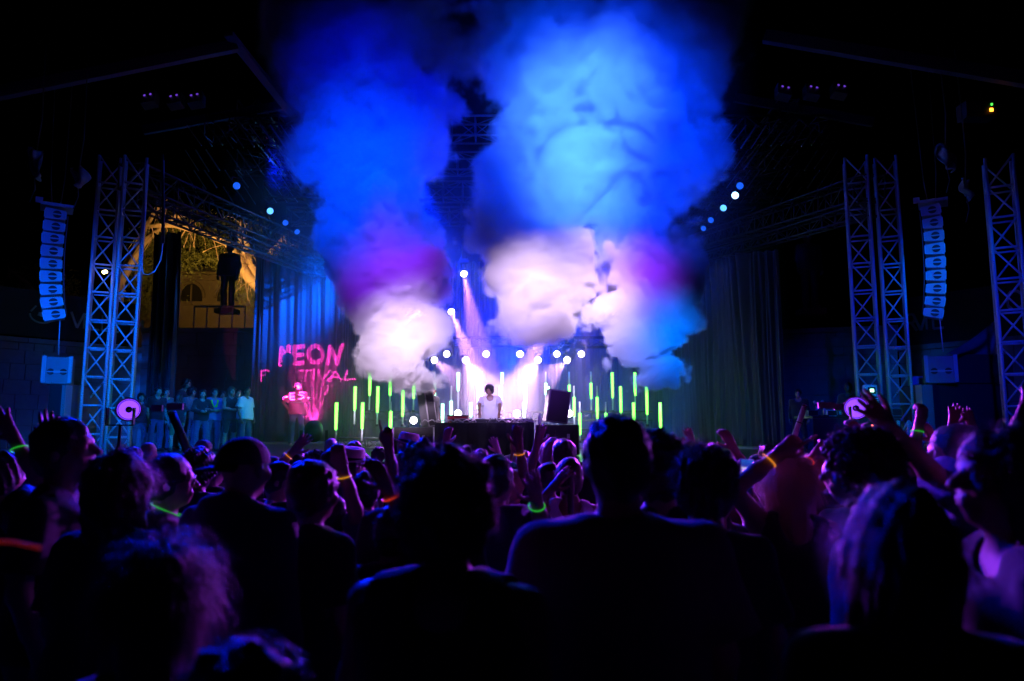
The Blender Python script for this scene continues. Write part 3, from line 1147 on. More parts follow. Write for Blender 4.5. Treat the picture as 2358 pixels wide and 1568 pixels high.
GLY = {'V': [[(0, 1), (.4, 0), (.8, 1)]], 'I': [[(.15, 0), (.15, 1)]], 'L': [[(.1, 1), (.1, 0), (.65, 0)]], 'E': [[(.65, 1), (.1, 1), (.1, 0), (.65, 0)], [(.1, .52), (.55, .52)]],
       'R': [[(.1, 0), (.1, 1), (.5, 1), (.62, .85), (.62, .65), (.5, .5), (.1, .5)], [(.4, .5), (.7, 0)]], 'C': [[(.75, .82), (.55, 1), (.3, 1), (.1, .75), (.1, .25), (.3, 0), (.55, 0), (.75, .18)]],
       'M': [[(.05, 0), (.1, 1), (.45, .2), (.8, 1), (.85, 0)]]}
M_LET = mat('sign_letter', (.35, .34, .36), .5)
def wall_sign(A, B, zb, zt, text_at, label, letters=True):
    A, B = Vector(A), Vector(B)
    L = math.hypot(B.x - A.x, B.y - A.y)
    t = empty('wall_sign', (A.x, A.y, zb), math.atan2(B.y - A.y, B.x - A.x))
    obj('board', J('board', [box_np((0, 0, 0), (L, .12, zt - zb))], M_FASCIA), t)
    for ch, fx, s, z in text_at:
        x = fx * L
        for gl in [GLY[ch]]:
            ps = []
            for pl in gl:
                for a, b in zip(pl[:-1], pl[1:]):
                    ps.append(bar_np((x + a[0] * s, -.015, z + a[1] * s), (x + b[0] * s, -.015, z + b[1] * s), .04, .07))
            # each letter stands proud of the board
            me = J('letter', ps, M_LET)
            obj('letter', me, t)
    tag(t, label, 'sign')
    return t, L


wa, wb = P(-20, 760, 20.9), P(320, 760, 24.6)
zb = P(150, 790, 22).z + .2
t_, L_ = wall_sign(wa, wb, zb, zb + 1.5, [(c, f, .52, .42) for c, f in (('V', .49), ('I', .565), ('L', .62), ('L', .70), ('E', .765), ('M', .93))], 'dark name board on the left stone wall, letters VILLE')
wr = [bar_np((math.cos(a) * .36 + .30 * L_, -.03, .72 + math.sin(a) * .26), (math.cos(a + .35) * .36 + .30 * L_, -.03, .72 + math.sin(a + .35) * .26), .04, .05) for a in np.arange(3.1, 6.3, .35)]
obj('emblem', J('emblem', wr + [bar_np((.30 * L_ - .12, -.03, .75), (.30 * L_ + .12, -.03, .70), .04, .12), bar_np((.30 * L_ - .34, -.03, .8), (.30 * L_ - .2, -.03, 1.0), .04, .05), bar_np((.30 * L_ + .34, -.03, .8), (.30 * L_ + .2, -.03, 1.0), .04, .05)], M_LET), t_)
wa, wb = P(2074, 750, 21.2), P(2420, 750, 17.8)
t_, L_ = wall_sign(wa, wb, P(2200, 795, 19).z + .2, P(2200, 795, 19).z + 1.7, [(c, f, .52, z) for c, f, z in (('R', .03, .45), ('V', .10, .45), ('I', .18, .45), ('L', .235, .45), ('I', .68, .72), ('C', .745, .72))],
          'dark name board on the right stone wall, letters VIL and IC')


# ------------------------------------------------------------------ statues on the wall
def statue(u, vtop, vbot, d, label, seed=1):
    zb_, zt_ = zat(vbot, d), zat(vtop, d)
    spec = dict(seed=seed, vox=.014, top='long', topc='navy', legc='navy', hair='short', skin=2, loose=.05, stance=.1, wide=1.05)
    p = P(u, vbot, d)
    s = (zt_ - zb_) / 1.76
    me = build_person(spec)
    t = empty('statue', (p.x, d, zb_), math.pi, s)
    for k_, m_ in me.items():
        m_.materials.clear()
        m_.materials.append(M_STAT)
        obj('shoe' if k_.startswith('shoe') else {'body': 'figure', 'shirt': 'coat'}.get(k_, k_), m_, t)
    obj('plinth', J('plinth', [box_np((-.26, -.2, -.12), (.26, .2, .0))], M_STONE), t)
    tag(t, label, 'statue')


M_STAT = mat('statue_bronze', (.06, .055, .06), .6, bump=.4, bscale=30)
statue(523, 560, 712, 25.6, 'dark standing statue on the wall before the orange lit tree')
statue(1866, 533, 712, 22.5, 'faint standing statue high on the right, above the stone wall', 4)
# ------------------------------------------------------------------ light fixtures
def orient(t, d):
    t.rotation_mode = 'QUATERNION'
    t.rotation_quaternion = Vector(d).to_track_quat('Y', 'Z')


def mh_meshes():
    b = {}
    b['base'] = J('base', [box_np((-.17, -.14, .0), (.17, .14, .12)), box_np((-.19, -.10, .02), (.19, .10, .09))], M_BLACK)
    b['yoke'] = J('yoke', [box_np((-.205, -.05, -.36), (-.165, .05, .02)), box_np((.165, -.05, -.36), (.205, .05, .02)), box_np((-.205, -.06, -.03), (.205, .06, .0))], M_BLACK)
    b['clamp'] = J('clamp', [box_np((-.12, -.03, .12), (-.08, .03, .22)), box_np((.08, -.03, .12), (.12, .03, .22))], M_DARK)
    prof = [(.001, -.19), (.07, -.19), (.12, -.15), (.135, -.02), (.14, .12), (.13, .17), (.118, .18)]
    p, t, q = lathe(prof, 24, Matrix(((1, 0, 0), (0, 0, 1), (0, -1, 0))).transposed() if False else None)
    p = p[:, [0, 2, 1]]            # lathe axis along y
    b['head'] = J('head', [(p, t, q)], M_BLACK, True)
    p, t, q = lathe([(.112, .172), (.09, .178), (.001, .182)], 24)
    b['lens'] = (p[:, [0, 2, 1]], t, q)
    return b


MH = mh_meshes()


def moving_head(loc, to, lens_m, label, group, scale=1.0, standing=False, hang=True):
    """a yoke lamp; loc is the centre of its lens"""
    loc, to = Vector(loc), Vector(to)
    d = (to - loc).normalized()
    c = loc - d * .18 * scale                     # pivot of the head
    sgn = -1 if standing else 1
    piv = c + Vector((0, 0, .34 * scale * sgn))
    t = empty('moving_light', piv, math.atan2(-d.x, d.y) if abs(d.y) + abs(d.x) > .2 else 0, scale)
    base = obj('base', MH['base'], t)
    yoke = obj('yoke', MH['yoke'], t)
    if standing:
        base.rotation_euler = (math.pi, 0, 0)
        yoke.rotation_euler = (math.pi, 0, 0)
    elif hang:
        obj('clamp', MH['clamp'], t)
    h = obj('head', MH['head'], t, (0, 0, -.34 * sgn))
    el = math.atan2(d.z, math.hypot(d.x, d.y))
    h.rotation_euler = (el, 0, 0)
    lens = obj('lens', J('lens', [MH['lens']], lens_m, True), h)
    tag(t, label, 'stage light', group)
    return t


WHITE_P = (.95, .72, 1.0)
L_WHITE = emis('lens_white', (.95, .85, 1.0), 30)
L_BLUE = emis('lens_blue', (.10, .42, 1.0), 2)
L_BLUEDIM = emis('lens_dim_blue', (.01, .13, 1.0), .9)
L_VIO = emis('lens_violet', (.25, .08, 1.0), .5)
GM = 'moving lights throwing beams behind the DJ'
beams = []
# (lens u, v, depth), (aim u, v, depth), colour, watts, cone, label
BL = [((1068, 631, 20.5), (1112, 860, 16.0), (.8, .3, 1), 420, 9, 'highest beam light, alone above the DJ, throwing a thin pink beam down'),
      ((1039, 718, 20.5), (1110, 900, 17.0), (.8, .35, 1), 520, 10, 'beam light beside the left smoke column, pink beam to the lower right'),
      ((1272, 718, 20.5), (1190, 900, 17.0), (.8, .35, 1), 620, 11, 'beam light under the centre smoke, pink beam to the lower left'),
      ((1000, 829, 20.5), (1120, 925, 16.6), (1, .5, 1), 1000, 17, 'leftmost of the four bright lights on the low truss'),
      ((1072, 829, 20.5), (1150, 960, 17.2), (.9, .6, 1), 1300, 30, 'second of the four bright lights, widest white fan'),
      ((1238, 829, 20.5), (1160, 940, 17.0), (.9, .6, 1), 1300, 28, 'third of the four bright lights, fan to the lower left'),
      ((1305, 829, 20.5), (1195, 925, 17.0), (.95, .5, 1), 1000, 22, 'rightmost of the four bright lights on the low truss')]
for (a, b, c, w, ang, l) in BL:
    A, B = P(*a), P(*b)
    moving_head(A, B, L_WHITE, l, GM, .85)
    dd = (B - A).normalized()
    spot(A + dd * .03, B, c, w * (30 if ang < 12 else 2.5), ang, .25, .05, 'beam')
# scanner at the right with a cyan beam up-left and a pink one up-right
for (a, b, c, w, ang, l) in (((1303, 806, 20.3), (1215, 738, 20.0), (.25, .75, 1), 500, 15, 'unlit-bodied moving light on the right, cyan beam up to the left'),
                             ((1322, 800, 20.6), (1372, 750, 20.4), (1, .3, .45), 12, 26, 'moving light on the right, short red beam up to the right'),
                             ((1033, 735, 20.9), (930, 690, 20.4), (.02, .25, 1), 300, 50, 'cyan wash light hidden by the left smoke column')):
    A, B = P(*a), P(*b)
    moving_head(A, B, M_BLACK if a[0] != 1033 else L_BLUE, l, GM, .85, hang=False)
    spot(A + (B - A).normalized() * .03, B, c, w * 6, ang, .4, .05, 'beam')
GBl = 'round white lights in a row above the fans'
for u, l in ((964, 'round white light glowing through the left smoke'), (1028, 'round white light at the right edge of the left smoke'), (1119, 'round white light left of centre above the DJ'),
             (1197, 'round white light right of centre above the DJ'), (1282, 'narrow round white light left of the unlit moving light'), (1338, 'round white light right of the unlit moving light')):
    A = P(u, 815, 19.9)
    B = A + Vector((.25 * (1 if u in (1282,) else 0) + (-.2 if u == 1028 else 0), -1, -.05 if u != 1119 else -.02))
    moving_head(A, B, L_WHITE, l, GBl, .80)
for u, v, l in ((1054, 952, 'low round light behind the red box on the DJ table'), (1190, 952, 'low round light right of the DJ, in front of the rear truss'),
                (1310, 952, 'low round light behind the tilted speaker'), (952, 968, 'low white light at the left end by the smoke jet')):
    A = P(u, v, 19.0)
    moving_head(A, A + Vector((0, -1, .02)), L_WHITE, l, 'low lights behind the DJ table', .85, standing=True)
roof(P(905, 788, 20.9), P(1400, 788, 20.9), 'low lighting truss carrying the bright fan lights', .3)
for u, l in ((1050, 'thin black pipe left of centre, holding beam lights'), (1272, 'thin black pipe right of centre, holding one beam light')):
    A = P(u + 12, 600, 21.0)
    o = obj('hanging_pipe', J('hanging_pipe', [tube_np([(0, 0, 0), (0, 0, 9.0 - P(u, 790, 21).z)], .03, 8)], M_DARK, True), None, (P(u + 10, 790, 21).x, 20.9, P(u, 790, 21).z))
    tag(o, l, 'pipe')
# PAR lamps along the side roof trusses
def par(loc, to, m, label, group, s=.78):
    t = empty('par_lamp', loc)
    orient(t, Vector(to) - Vector(loc))
    t.scale = (s,) * 3
    p, q_, q = lathe([(.001, -.32), (.05, -.32), (.07, -.27), (.10, -.12), (.105, .0), (.108, .02)], 20)
    obj('can', J('can', [(p[:, [0, 2, 1]], [], q)], M_DARK, True), t)
    p, q_, q = lathe([(.098, .0), (.06, .012), (.001, .018)], 20)
    obj('lens', J('lens', [(p[:, [0, 2, 1]], [], q)], m, True), t)
    obj('bracket', J('bracket', [bar_np((-.12, -.1, 0), (-.12, -.1, .2), .02), bar_np((.12, -.1, 0), (.12, -.1, .2), .02), bar_np((-.12, -.1, .2), (.12, -.1, .2), .02)], M_DARK), t)
    tag(t, label, 'stage light', group)


GPl = 'spot lamps along the left roof truss'
for (u, v, d, m, l) in ((545, 428, 14.2, L_BLUEDIM, 'largest round spot lamp, left roof truss, nearest the crowd'), (622, 486, 15.6, L_BLUE, 'second spot lamp along the left roof truss'),
                        (657, 513, 17.0, L_BLUEDIM, 'third spot lamp along the left roof truss'), (684, 534, 18.4, L_BLUEDIM, 'farthest blue spot lamp on the left roof truss, by the smoke')):
    par(P(u, v, d), P(u + 300, v + 220, d - 5), m, l, GPl)
for (u, v, d, m, l) in ((1692, 450, 14.4, emis('lens_bright_blue', (.35, .7, 1.), 5), 'brightest spot lamp right of the smoke'), (1665, 479, 15.6, L_BLUE, 'second spot lamp down the right roof truss'),
                        (1636, 507, 17.0, L_BLUEDIM, 'third spot lamp down the right roof truss'), (1619, 526, 18.2, L_BLUEDIM, 'fourth spot lamp on the right roof truss, touching the smoke'),
                        (1703, 428, 14.2, L_BLUEDIM, 'dim spot lamp above the brightest one on the right')):
    par(P(u, v, d), P(u - 320, v + 260, d - 5), m, l, GPl.replace('left', 'right'))
for (u, v, l) in ((1803, 208, 'left of the three floodlight boxes at the upper right'), (1868, 208, 'middle of the three floodlight boxes at the upper right'), (1931, 205, 'right of the three floodlight boxes at the upper right'),
                  (345, 226, 'left of the three floodlight boxes at the upper left'), (405, 228, 'middle of the three floodlight boxes at the upper left'), (452, 226, 'right of the three floodlight boxes at the upper left')):
    A = P(u, v, 14.0)
    t = empty('floodlight', A, 0)
    t.rotation_euler = (R(-25), R(12 if u > 1000 else -12), 0)
    obj('housing', bevel(obj('housing', J('housing', [box_np((-.15, -.08, -.22), (.15, .12, .12))], M_BLACK), t)).data, t) if False else obj('housing', J('housing', [box_np((-.15, -.08, -.22), (.15, .12, .12))], M_BLACK), t)
    for x in (-.06, .07):
        p, _, q = lathe([(.001, .0), (.022, .0), (.026, -.012)], 12)
        obj('lens', J('lens', [(p[:, [0, 2, 1]] + [x, -.095, -.02], [], q)], L_VIO), t)
    tag(t, l, 'floodlight')
# amber and green pilot lamps on a small box at the upper right
A = P(2270, 250, 12.5)
t = empty('control_box', A)
obj('case', J('case', [box_np((-.38, 0, -.16), (.2, .3, .16))], M_BLACK), t)
obj('amber_lamp', J('amber_lamp', [box_np((.06, -.02, -.06), (.12, 0, 0))], emis('amber', (1, .3, .02), 6)), t)
obj('green_lamp', J('green_lamp', [box_np((.09, -.02, .06), (.12, 0, .10))], emis('green_led', (.1, 1, .1), 1.5)), t)
tag(t, 'small dark box high at the right with an amber and a green pilot lamp', 'control box')

# ------------------------------------------------------------------ green light tubes on their frames
M_TUBE = mat('tube_acrylic', (.75, .8, .8), .25)
TB = {'green': emis('tube_lit_green', (.16, 1.0, .07), 6), 'cyan': emis('tube_lit_cyan', (.35, 1.0, .6), 5)}
rows = [(925, 18.0, (775, 835, 900, 1019, 1084, 1206, 1334, 1394, 1458, 1519), 'front'),
        (888, 18.9, (818, 870, 928, 1039, 1101, 1152, 1209, 1262, 1321, 1374, 1428, 1488), 'middle'),
        (856, 19.8, (852, 899, 953, 1001, 1055, 1109, 1156, 1208, 1256, 1310, 1360, 1409, 1461), 'rear')]
LIT = {775: (.02, .72), 835: (.02, .70), 900: (.25, .95), 1019: (.05, .95), 1084: (.02, .4), 1206: (.02, .4), 1334: (.3, .85), 1394: (.3, .9), 1458: (.02, .6), 1519: (.02, .7),
       818: (.02, .64), 870: (.02, .7), 928: (.12, .8), 1039: (.4, .95), 1101: (.02, .6), 1152: (.02, .55), 1209: (.02, .6), 1262: (.02, .5), 1321: (.3, .8), 1374: (.3, .85), 1428: (.02, .7), 1488: (.02, .75),
       852: (.02, .62), 899: (.02, .62), 953: (.1, .7), 1001: (.3, .7), 1055: (.02, .5), 1109: (.4, .7), 1156: (.02, .3), 1208: (.2, .6), 1256: (.3, .6), 1310: (.35, .7), 1360: (.3, .7), 1409: (.02, .68), 1461: (.02, .62)}
ordn = ['outermost left', 'second from the left', 'third from the left', 'fourth from the left', 'fifth from the left', 'sixth from the left', 'seventh from the left', 'eighth from the left',
        'ninth from the left', 'tenth from the left', 'eleventh from the left', 'twelfth from the left', 'thirteenth from the left']
for vt, d, us, rn in rows:
    for i, u in enumerate(us):
        L_ = 88 * d / FPX
        top = P(u, vt, d)
        a, b = LIT[u]
        r_ = .040
        green = u < 960 or u > 1300
        t = empty('light_tube', (top.x, d, top.z - L_))
        obj('tube', J('tube', [tube_np([(0, 0, 0), (0, 0, L_ * (1 - b))], r_ * .6, 10)] + ([tube_np([(0, 0, L_ * (1 - a)), (0, 0, L_)], r_ * .6, 10)] if a > .05 else []), M_TUBE, True), t)
        z0, z1 = L_ * (1 - b), L_ * (1 - a)
        zz = np.linspace(z0, z1, 4)
        rad = [r_ * .8, r_, r_, r_]
        obj('lit_section', J('lit_section', [tube_np([(0, 0, z) for z in zz], rad, 8)], TB['green' if green else 'cyan'], True), t)
        obj('foot', J('foot', [tube_np([(0, 0, -.06), (0, 0, .0)], r_ * 1.1, 10)], M_DARK), t)
        tag(t, '%s %s tube of the %s row, %s' % (ordn[i], 'green' if green else 'pale', rn, 'lit along most of its length' if b - a > .5 else 'lit over a short stretch'), 'light tube', 'glowing vertical light tubes')
# frames the tubes stand on: low trusses at three heights with legs
def frame_truss(u0, u1, v, d, label):
    A, B = P(u0, v, d), P(u1, v, d)
    truss('riser_truss', A, B, .26, .36, m=M_FR, label=label, group='low trusses carrying the tubes', r=.024, rl=.012)
    for u in np.linspace(u0, u1, 4):
        p = P(u, v, d)
        o = obj('upright_post', J('truss_leg', [tube_np([(0, 0, STZ - p.z), (0, 0, -.1)], .024, 8), box_np((-.12, -.12, STZ - p.z), (.12, .12, STZ - p.z + .015))], M_FR, True), None, (p.x, d + .05, p.z))
        tag(o, '%s post under the %s' % (('leftmost', 'second', 'third', 'rightmost')[list(np.linspace(u0, u1, 4)).index(u)], label.replace(' black', '').replace(' on the floor', '')), 'post', 'upright posts of the low tube trusses')


M_FR = mat('riser_metal', (.10, .10, .11), .35, .7)
frame_truss(782, 1000, 1020, 18.2, 'low black truss on the floor at the left under the front tubes')
frame_truss(840, 1000, 958, 20.3, 'raised black truss at the left under the rear tubes')
frame_truss(1090, 1500, 958, 20.3, 'raised black truss behind the DJ, diagonals against the pink haze')
frame_truss(1330, 1512, 1000, 18.6, 'low black truss on the floor at the right under the green tubes')
# ------------------------------------------------------------------ DJ table and what stands on it
TD = 14.6
TZ = zat(973, TD)
a, b = P(1002, 973, TD), P(1228, 973, TD)
t = empty('dj_table', ((a.x + b.x) / 2, TD + .4, STZ))
hw = (b.x - a.x) / 2
H_ = TZ - STZ
obj('table_top', J('table_top', [box_np((-hw, -.4, H_ - .04), (hw, .42, H_))], M_BLACK), t)
# skirt cloth with soft folds on the front and sides
n_ = 140
xs = np.linspace(-hw - .012, hw + .012, n_)
pts = []
for j in range(9):
    z = (H_ - .005) * (1 - j / 8)
    pts.append(np.stack([xs, -.42 - .018 * (.3 + j / 8) * np.sin(xs * 13 + .4 * j) - .01 * np.sin(xs * 31), np.full(n_, z)], 1))
pts = np.concatenate(pts)
q = [(j * n_ + i, j * n_ + i + 1, (j + 1) * n_ + i + 1, (j + 1) * n_ + i) for j in range(8) for i in range(n_ - 1)]
obj('table_skirt', mesh_np('table_skirt', pts, [], q, True, M_CLOTHT), t)
for s_ in (-1, 1):
    obj('table_leg', J('table_leg', [box_np((s_ * (hw - .1) - .03, .2, 0), (s_ * (hw - .1) + .03, .26, H_ - .04))], M_DARK), t)
tag(t, 'long table with a dark blue skirt in front of the DJ', 'table')
rg = random.Random(11)


def deck(x, w, label, kind):
    z = TZ
    c = P(x, 973, TD)
    t = empty(kind, (c.x, TD + .32, z + .002), rg.uniform(-.08, .08))
    obj('body', J('body', [box_np((-w / 2, -.2, 0), (w / 2, .2, .07))], M_BLACK), t)
    if kind == 'media_player':
        p, _, q = lathe([(.001, .092), (.10, .092), (.105, .085), (.11, .07)], 24)
        obj('jog_wheel', J('jog_wheel', [(p + [0, -.04, 0], [], q)], M_ALU, True), t)
        obj('screen', J('screen', [box_np((-.08, .10, .071), (.08, .18, .095))], emis('player_screen', (.5, .6, 1), 1.5)), t)
    if kind == 'turntable':
        p, _, q = lathe([(.001, .085), (.15, .085), (.15, .07)], 28)
        obj('platter', J('platter', [(p + [-.03, 0, 0], [], q)], M_ALU, True), t)
        obj('tonearm', J('tonearm', [tube_np([(.17, .12, .11), (.16, -.02, .11), (.10, -.10, .10)], .006, 6)], M_ALU, True), t)
    if kind == 'mixer':
        for k_ in range(14):
            x_, y_ = (k_ % 5 - 2) * .055, .13 - (k_ // 5) * .08
            obj('knob', J('knob', [tube_np([(x_, y_, .07), (x_, y_, .095)], .011, 8)], M_ALU if k_ % 2 else M_DARK), t)
        for k_ in range(4):
            obj('fader', J('fader', [box_np(((k_ - 1.5) * .055 - .012, -.14, .07), ((k_ - 1.5) * .055 + .012, -.12, .095))], M_WHITE), t)
    tag(t, label, kind.replace('_', ' '))


deck(1062, .45, 'turntable at the left end of the table below the red box', 'turntable')
deck(1105, .32, 'media player on the table by the right hand of the DJ', 'media_player')
deck(1139, .34, 'mixer with knobs in the middle of the table', 'mixer')
deck(1172, .32, 'media player on the table right of the mixer', 'media_player')
deck(1206, .40, 'turntable at the right end of the table', 'turntable')
# loose cables on the table: each its own thing
for k_ in range(12):
    x0 = P(1040 + k_ * 15, 973, TD).x
    pth = []
    x_, y_ = x0, TD + .1
    a_ = rg.uniform(0, 6)
    for s_ in range(16):
        a_ += rg.uniform(-.9, .9)
        x_ += .05 * math.cos(a_)
        y_ += .03 * math.sin(a_)
        y_ = min(max(y_, TD + .03), TD + .22)
        pth.append((x_, y_, TZ + .012 + .05 * abs(math.sin(s_ * .8 + k_)) * (s_ not in (0, 15))))
    o = obj('cable', J('cable', [tube_np(pth, .009, 6)], M_WHITE if k_ % 3 else M_ALU, True))
    tag(o, 'loose cable looping over the front edge of the DJ table', 'cable', 'tangle of cables on the DJ table')
# laptop-like glints: small white cards and a cd pile
c = P(1051, 965, TD)
t = empty('record_box', (c.x, TD + .45, TZ + .002))
obj('box', J('box', [box_np((-.22, -.16, 0), (.22, .16, .13))], mat('red_case', (.5, .02, .03), .4)), t)
obj('lid', J('lid', [box_np((-.23, -.17, .131), (.23, .17, .16))], M_BLACK), t)
tag(t, 'red box with a black lid on the left end of the DJ table', 'box')
# side tables and flight cases
def case(u0, u1, vtop, d, dep, label, z0=STZ):
    a, b = P(u0, vtop, d), P(u1, vtop, d)
    t = empty('flight_case', ((a.x + b.x) / 2, d + dep / 2, z0))
    hw, h = (b.x - a.x) / 2, a.z - z0
    bevel(obj('case_body', J('case_body', [box_np((-hw, -dep / 2, .03), (hw, dep / 2, h))], M_BLACK), t), .01)
    for x in (-hw, hw):
        for y in (-dep / 2, dep / 2):
            obj('corner_edge', J('corner_edge', [box_np((x - .012, y - .012, .03), (x + .012, y + .012, h + .003))], M_ALU), t)
    for zz in (h * .62,):
        obj('lid_band', J('lid_band', [box_np((-hw + .014, -dep / 2 - .006, zz), (hw - .014, -dep / 2 + .01, zz + .03))], M_ALU if False else M_DARK), t)
    for x in (-hw * .5, hw * .5):
        obj('latch', J('latch', [box_np((x - .03, -dep / 2 - .014, h * .62 - .03), (x + .03, -dep / 2 - .005, h * .62 + .06))], M_ALU), t)
    tag(t, label, 'flight case')
    return t, h


case(1236, 1332, 978, 14.5, .7, 'black flight case right of the DJ table, under the tilted speaker')
case(906, 998, 984, 14.9, .7, 'black flight case left of the DJ table, under the smoke jet')


def monitor(u, vb, d, w, h, lean, yaw, label, zb):
    c = P(u, vb, d)
    t = empty('monitor_speaker', (c.x, d + .3, zb), yaw)
    M_ = Euler((0, lean, 0)).to_matrix()
    p, _, q = box_np((-w / 2, -.22, 0), (w / 2, .22, h))
    o = obj('cabinet', J('cabinet', [(p, [], q)], M_CAB), t)
    o.rotation_euler = (0, lean, 0)
    o.location = (0, 0, w / 2 * abs(math.sin(lean)))
    bevel(o, .012)
    g_ = obj('grille', J('grille', [box_np((-w / 2 + .03, -.232, .03), (w / 2 - .03, -.221, h - .03))], M_BLACK), t)
    g_.rotation_euler = o.rotation_euler
    g_.location = o.location
    e_ = obj('edge_strip', J('edge_strip', [box_np((w / 2 - .03, .18, .02), (w / 2 + .002, .224, h - .02))], M_CAB), t)
    e_.rotation_euler = o.rotation_euler
    e_.location = o.location
    tag(t, label, 'speaker')


monitor(1279, 978, 14.5, .47, .70, .14, .12, 'dark speaker tilted to the right on the flight case beside the DJ', P(1279, 977, 14.5).z + .002)
monitor(985, 985, 14.9, .22, .80, -.16, .5, 'slim speaker leaning left on the case, its edge lit blue', P(985, 984, 14.9).z + .002)
# water bottle
c = P(1243, 976, 14.5)
t = empty('water_bottle', (c.x, TD + .1, c.z + .002))
p, _, q = lathe([(.001, 0), (.034, .0), (.036, .02), (.035, .13), (.030, .16), (.014, .20), (.014, .215)], 18)
obj('bottle', J('bottle', [(p, [], q)], mat('bottle_plastic', (.7, .8, .85), .15), True), t)
obj('label_wrap', J('label_wrap', [(lathe([(.0365, .06), (.0365, .11)], 18))], M_WHITE, True), t)
obj('bottle_cap', J('bottle_cap', [tube_np([(0, 0, .213), (0, 0, .235)], .015, 12)], M_WHITE, True), t)
tag(t, 'clear water bottle standing on the case between table and tilted speaker', 'bottle')
# large moving light on the stage floor, pink beam towards the curtain: throws the NEON FESTIVAL pattern
PL_ = P(722, 985, 17.0)
CUR_D = 22.55
tgt = P(712, 850, CUR_D)
moving_head(PL_, tgt, emis('lens_pink', (1, .1, .45), 2.0), 'large round moving light on the stage floor throwing the pink letters', None, 1.6, standing=True)

# lettering gobo
def fx(x):
    return 576.8 + x * .1839


def fy(y):
    return 769 + y * .1839


NEON = [[(385, 400), (398, 200)], [(398, 200), (485, 375)], [(485, 375), (490, 195)],
        [(565, 200), (555, 400)], [(565, 200), (670, 202)], [(560, 300), (655, 300)], [(555, 400), (662, 398)],
        [(955, 408), (985, 212)], [(985, 212), (1068, 412)], [(1068, 412), (1122, 200)]]
FEST = [[(135, 468), (141, 590)], [(135, 468), (240, 475)], [(137, 530), (238, 532)], [(300, 475), (304, 595)], [(300, 475), (390, 480)], [(302, 535), (385, 537)], [(304, 595), (392, 597)],
        [(600, 505), (565, 485)], [(565, 485), (515, 490)], [(515, 490), (505, 520)], [(505, 520), (590, 550)], [(590, 550), (598, 585)], [(598, 585), (500, 600)],
        [(630, 492), (766, 488)], [(702, 490), (688, 602)], [(800, 480), (788, 600)], [(838, 485), (888, 605)], [(888, 605), (982, 497)],
        [(960, 615), (1055, 500)], [(1055, 500), (1116, 610)], [(1000, 572), (1088, 572)], [(1190, 490), (1155, 606)], [(1155, 606), (1282, 601)]]
gob = spot(PL_ + (tgt - PL_).normalized() * .10, tgt, (1, 1, 1), 75000, 36, .1, .004, 'pattern_projector')
bpy.context.view_layer.update()
inv = gob.matrix_world.inverted()


def gxy(pt):
    w = P(fx(pt[0]), fy(pt[1]), CUR_D)
    l = inv @ w
    return (l.x / -l.z, l.y / -l.z)


gl = gob.data
gl.use_nodes = True
nt = gl.node_tree
nt.nodes.clear()
lo_ = nt.nodes.new('ShaderNodeOutputLight')
em = nt.nodes.new('ShaderNodeEmission')
nt.links.new(em.outputs[0], lo_.inputs[0])
tc = nt.nodes.new('ShaderNodeTexCoord')
sx = nt.nodes.new('ShaderNodeSeparateXYZ')
nt.links.new(tc.outputs['Normal'], sx.inputs[0])


def nm(op, *a, clamp=False):
    q = nt.nodes.new('ShaderNodeMath')
    q.operation = op
    q.use_clamp = clamp
    for i, x in enumerate(a):
        if isinstance(x, (int, float)):
            q.inputs[i].default_value = x
        else:
            nt.links.new(x, q.inputs[i])
    return q.outputs[0]


def vm(op, *a, out=0):
    q = nt.nodes.new('ShaderNodeVectorMath')
    q.operation = op
    for i, x in enumerate(a):
        if isinstance(x, tuple):
            q.inputs[i].default_value = x
        elif isinstance(x, (int, float)):
            q.inputs['Scale'].default_value = x
        else:
            nt.links.new(x, q.inputs['Scale'] if (op == 'SCALE' and i == 1) else q.inputs[i])
    return q.outputs[out]


negz = nm('MULTIPLY', sx.outputs[2], GOBO_S if 'GOBO_S' in globals() else -1.0)
px = nm('DIVIDE', sx.outputs[0], negz)
py = nm('DIVIDE', sx.outputs[1], negz)
cb = nt.nodes.new('ShaderNodeCombineXYZ')
nt.links.new(px, cb.inputs[0])
nt.links.new(py, cb.inputs[1])


def segs(lines):
    best = None
    for a_, b_ in lines:
        A, B = gxy(a_), gxy(b_)
        ba = (B[0] - A[0], B[1] - A[1], 0)
        L2 = ba[0] ** 2 + ba[1] ** 2
        pa = vm('SUBTRACT', cb.outputs[0], (A[0], A[1], 0))
        h = nm('MULTIPLY', vm('DOT_PRODUCT', pa, ba, out=1), 1 / L2, clamp=True)
        sc_ = nt.nodes.new('ShaderNodeVectorMath')
        sc_.operation = 'SCALE'
        sc_.inputs[0].default_value = ba
        nt.links.new(h, sc_.inputs['Scale'])
        df = vm('SUBTRACT', pa, sc_.outputs[0])
        ln = vm('LENGTH', df, out=1)
        best = ln if best is None else nm('MINIMUM', best, ln)
    return best


unit_ = abs(gxy((900, 300))[0] - gxy((600, 300))[0]) / 300      # one image step in gobo units
dn = segs(NEON)
# the O: an ellipse, distance taken from its radius
cO, rx_, ry_ = gxy((812, 300)), abs(gxy((897, 300))[0] - gxy((727, 300))[0]) / 2, abs(gxy((812, 202))[1] - gxy((812, 398))[1]) / 2
ex = nm('DIVIDE', nm('SUBTRACT', px, cO[0]), rx_)
ey = nm('DIVIDE', nm('SUBTRACT', py, cO[1]), ry_)
rO = nm('SQRT', nm('ADD', nm('MULTIPLY', ex, ex), nm('MULTIPLY', ey, ey)))
dO = nm('MULTIPLY', nm('ABSOLUTE', nm('SUBTRACT', rO, 1.0)), (rx_ + ry_) / 2)
dn = nm('MINIMUM', dn, dO)
df_ = segs(FEST)


def band(dist, r, soft):
    return nm('DIVIDE', nm('SUBTRACT', r + soft, dist), 2 * soft, clamp=True)


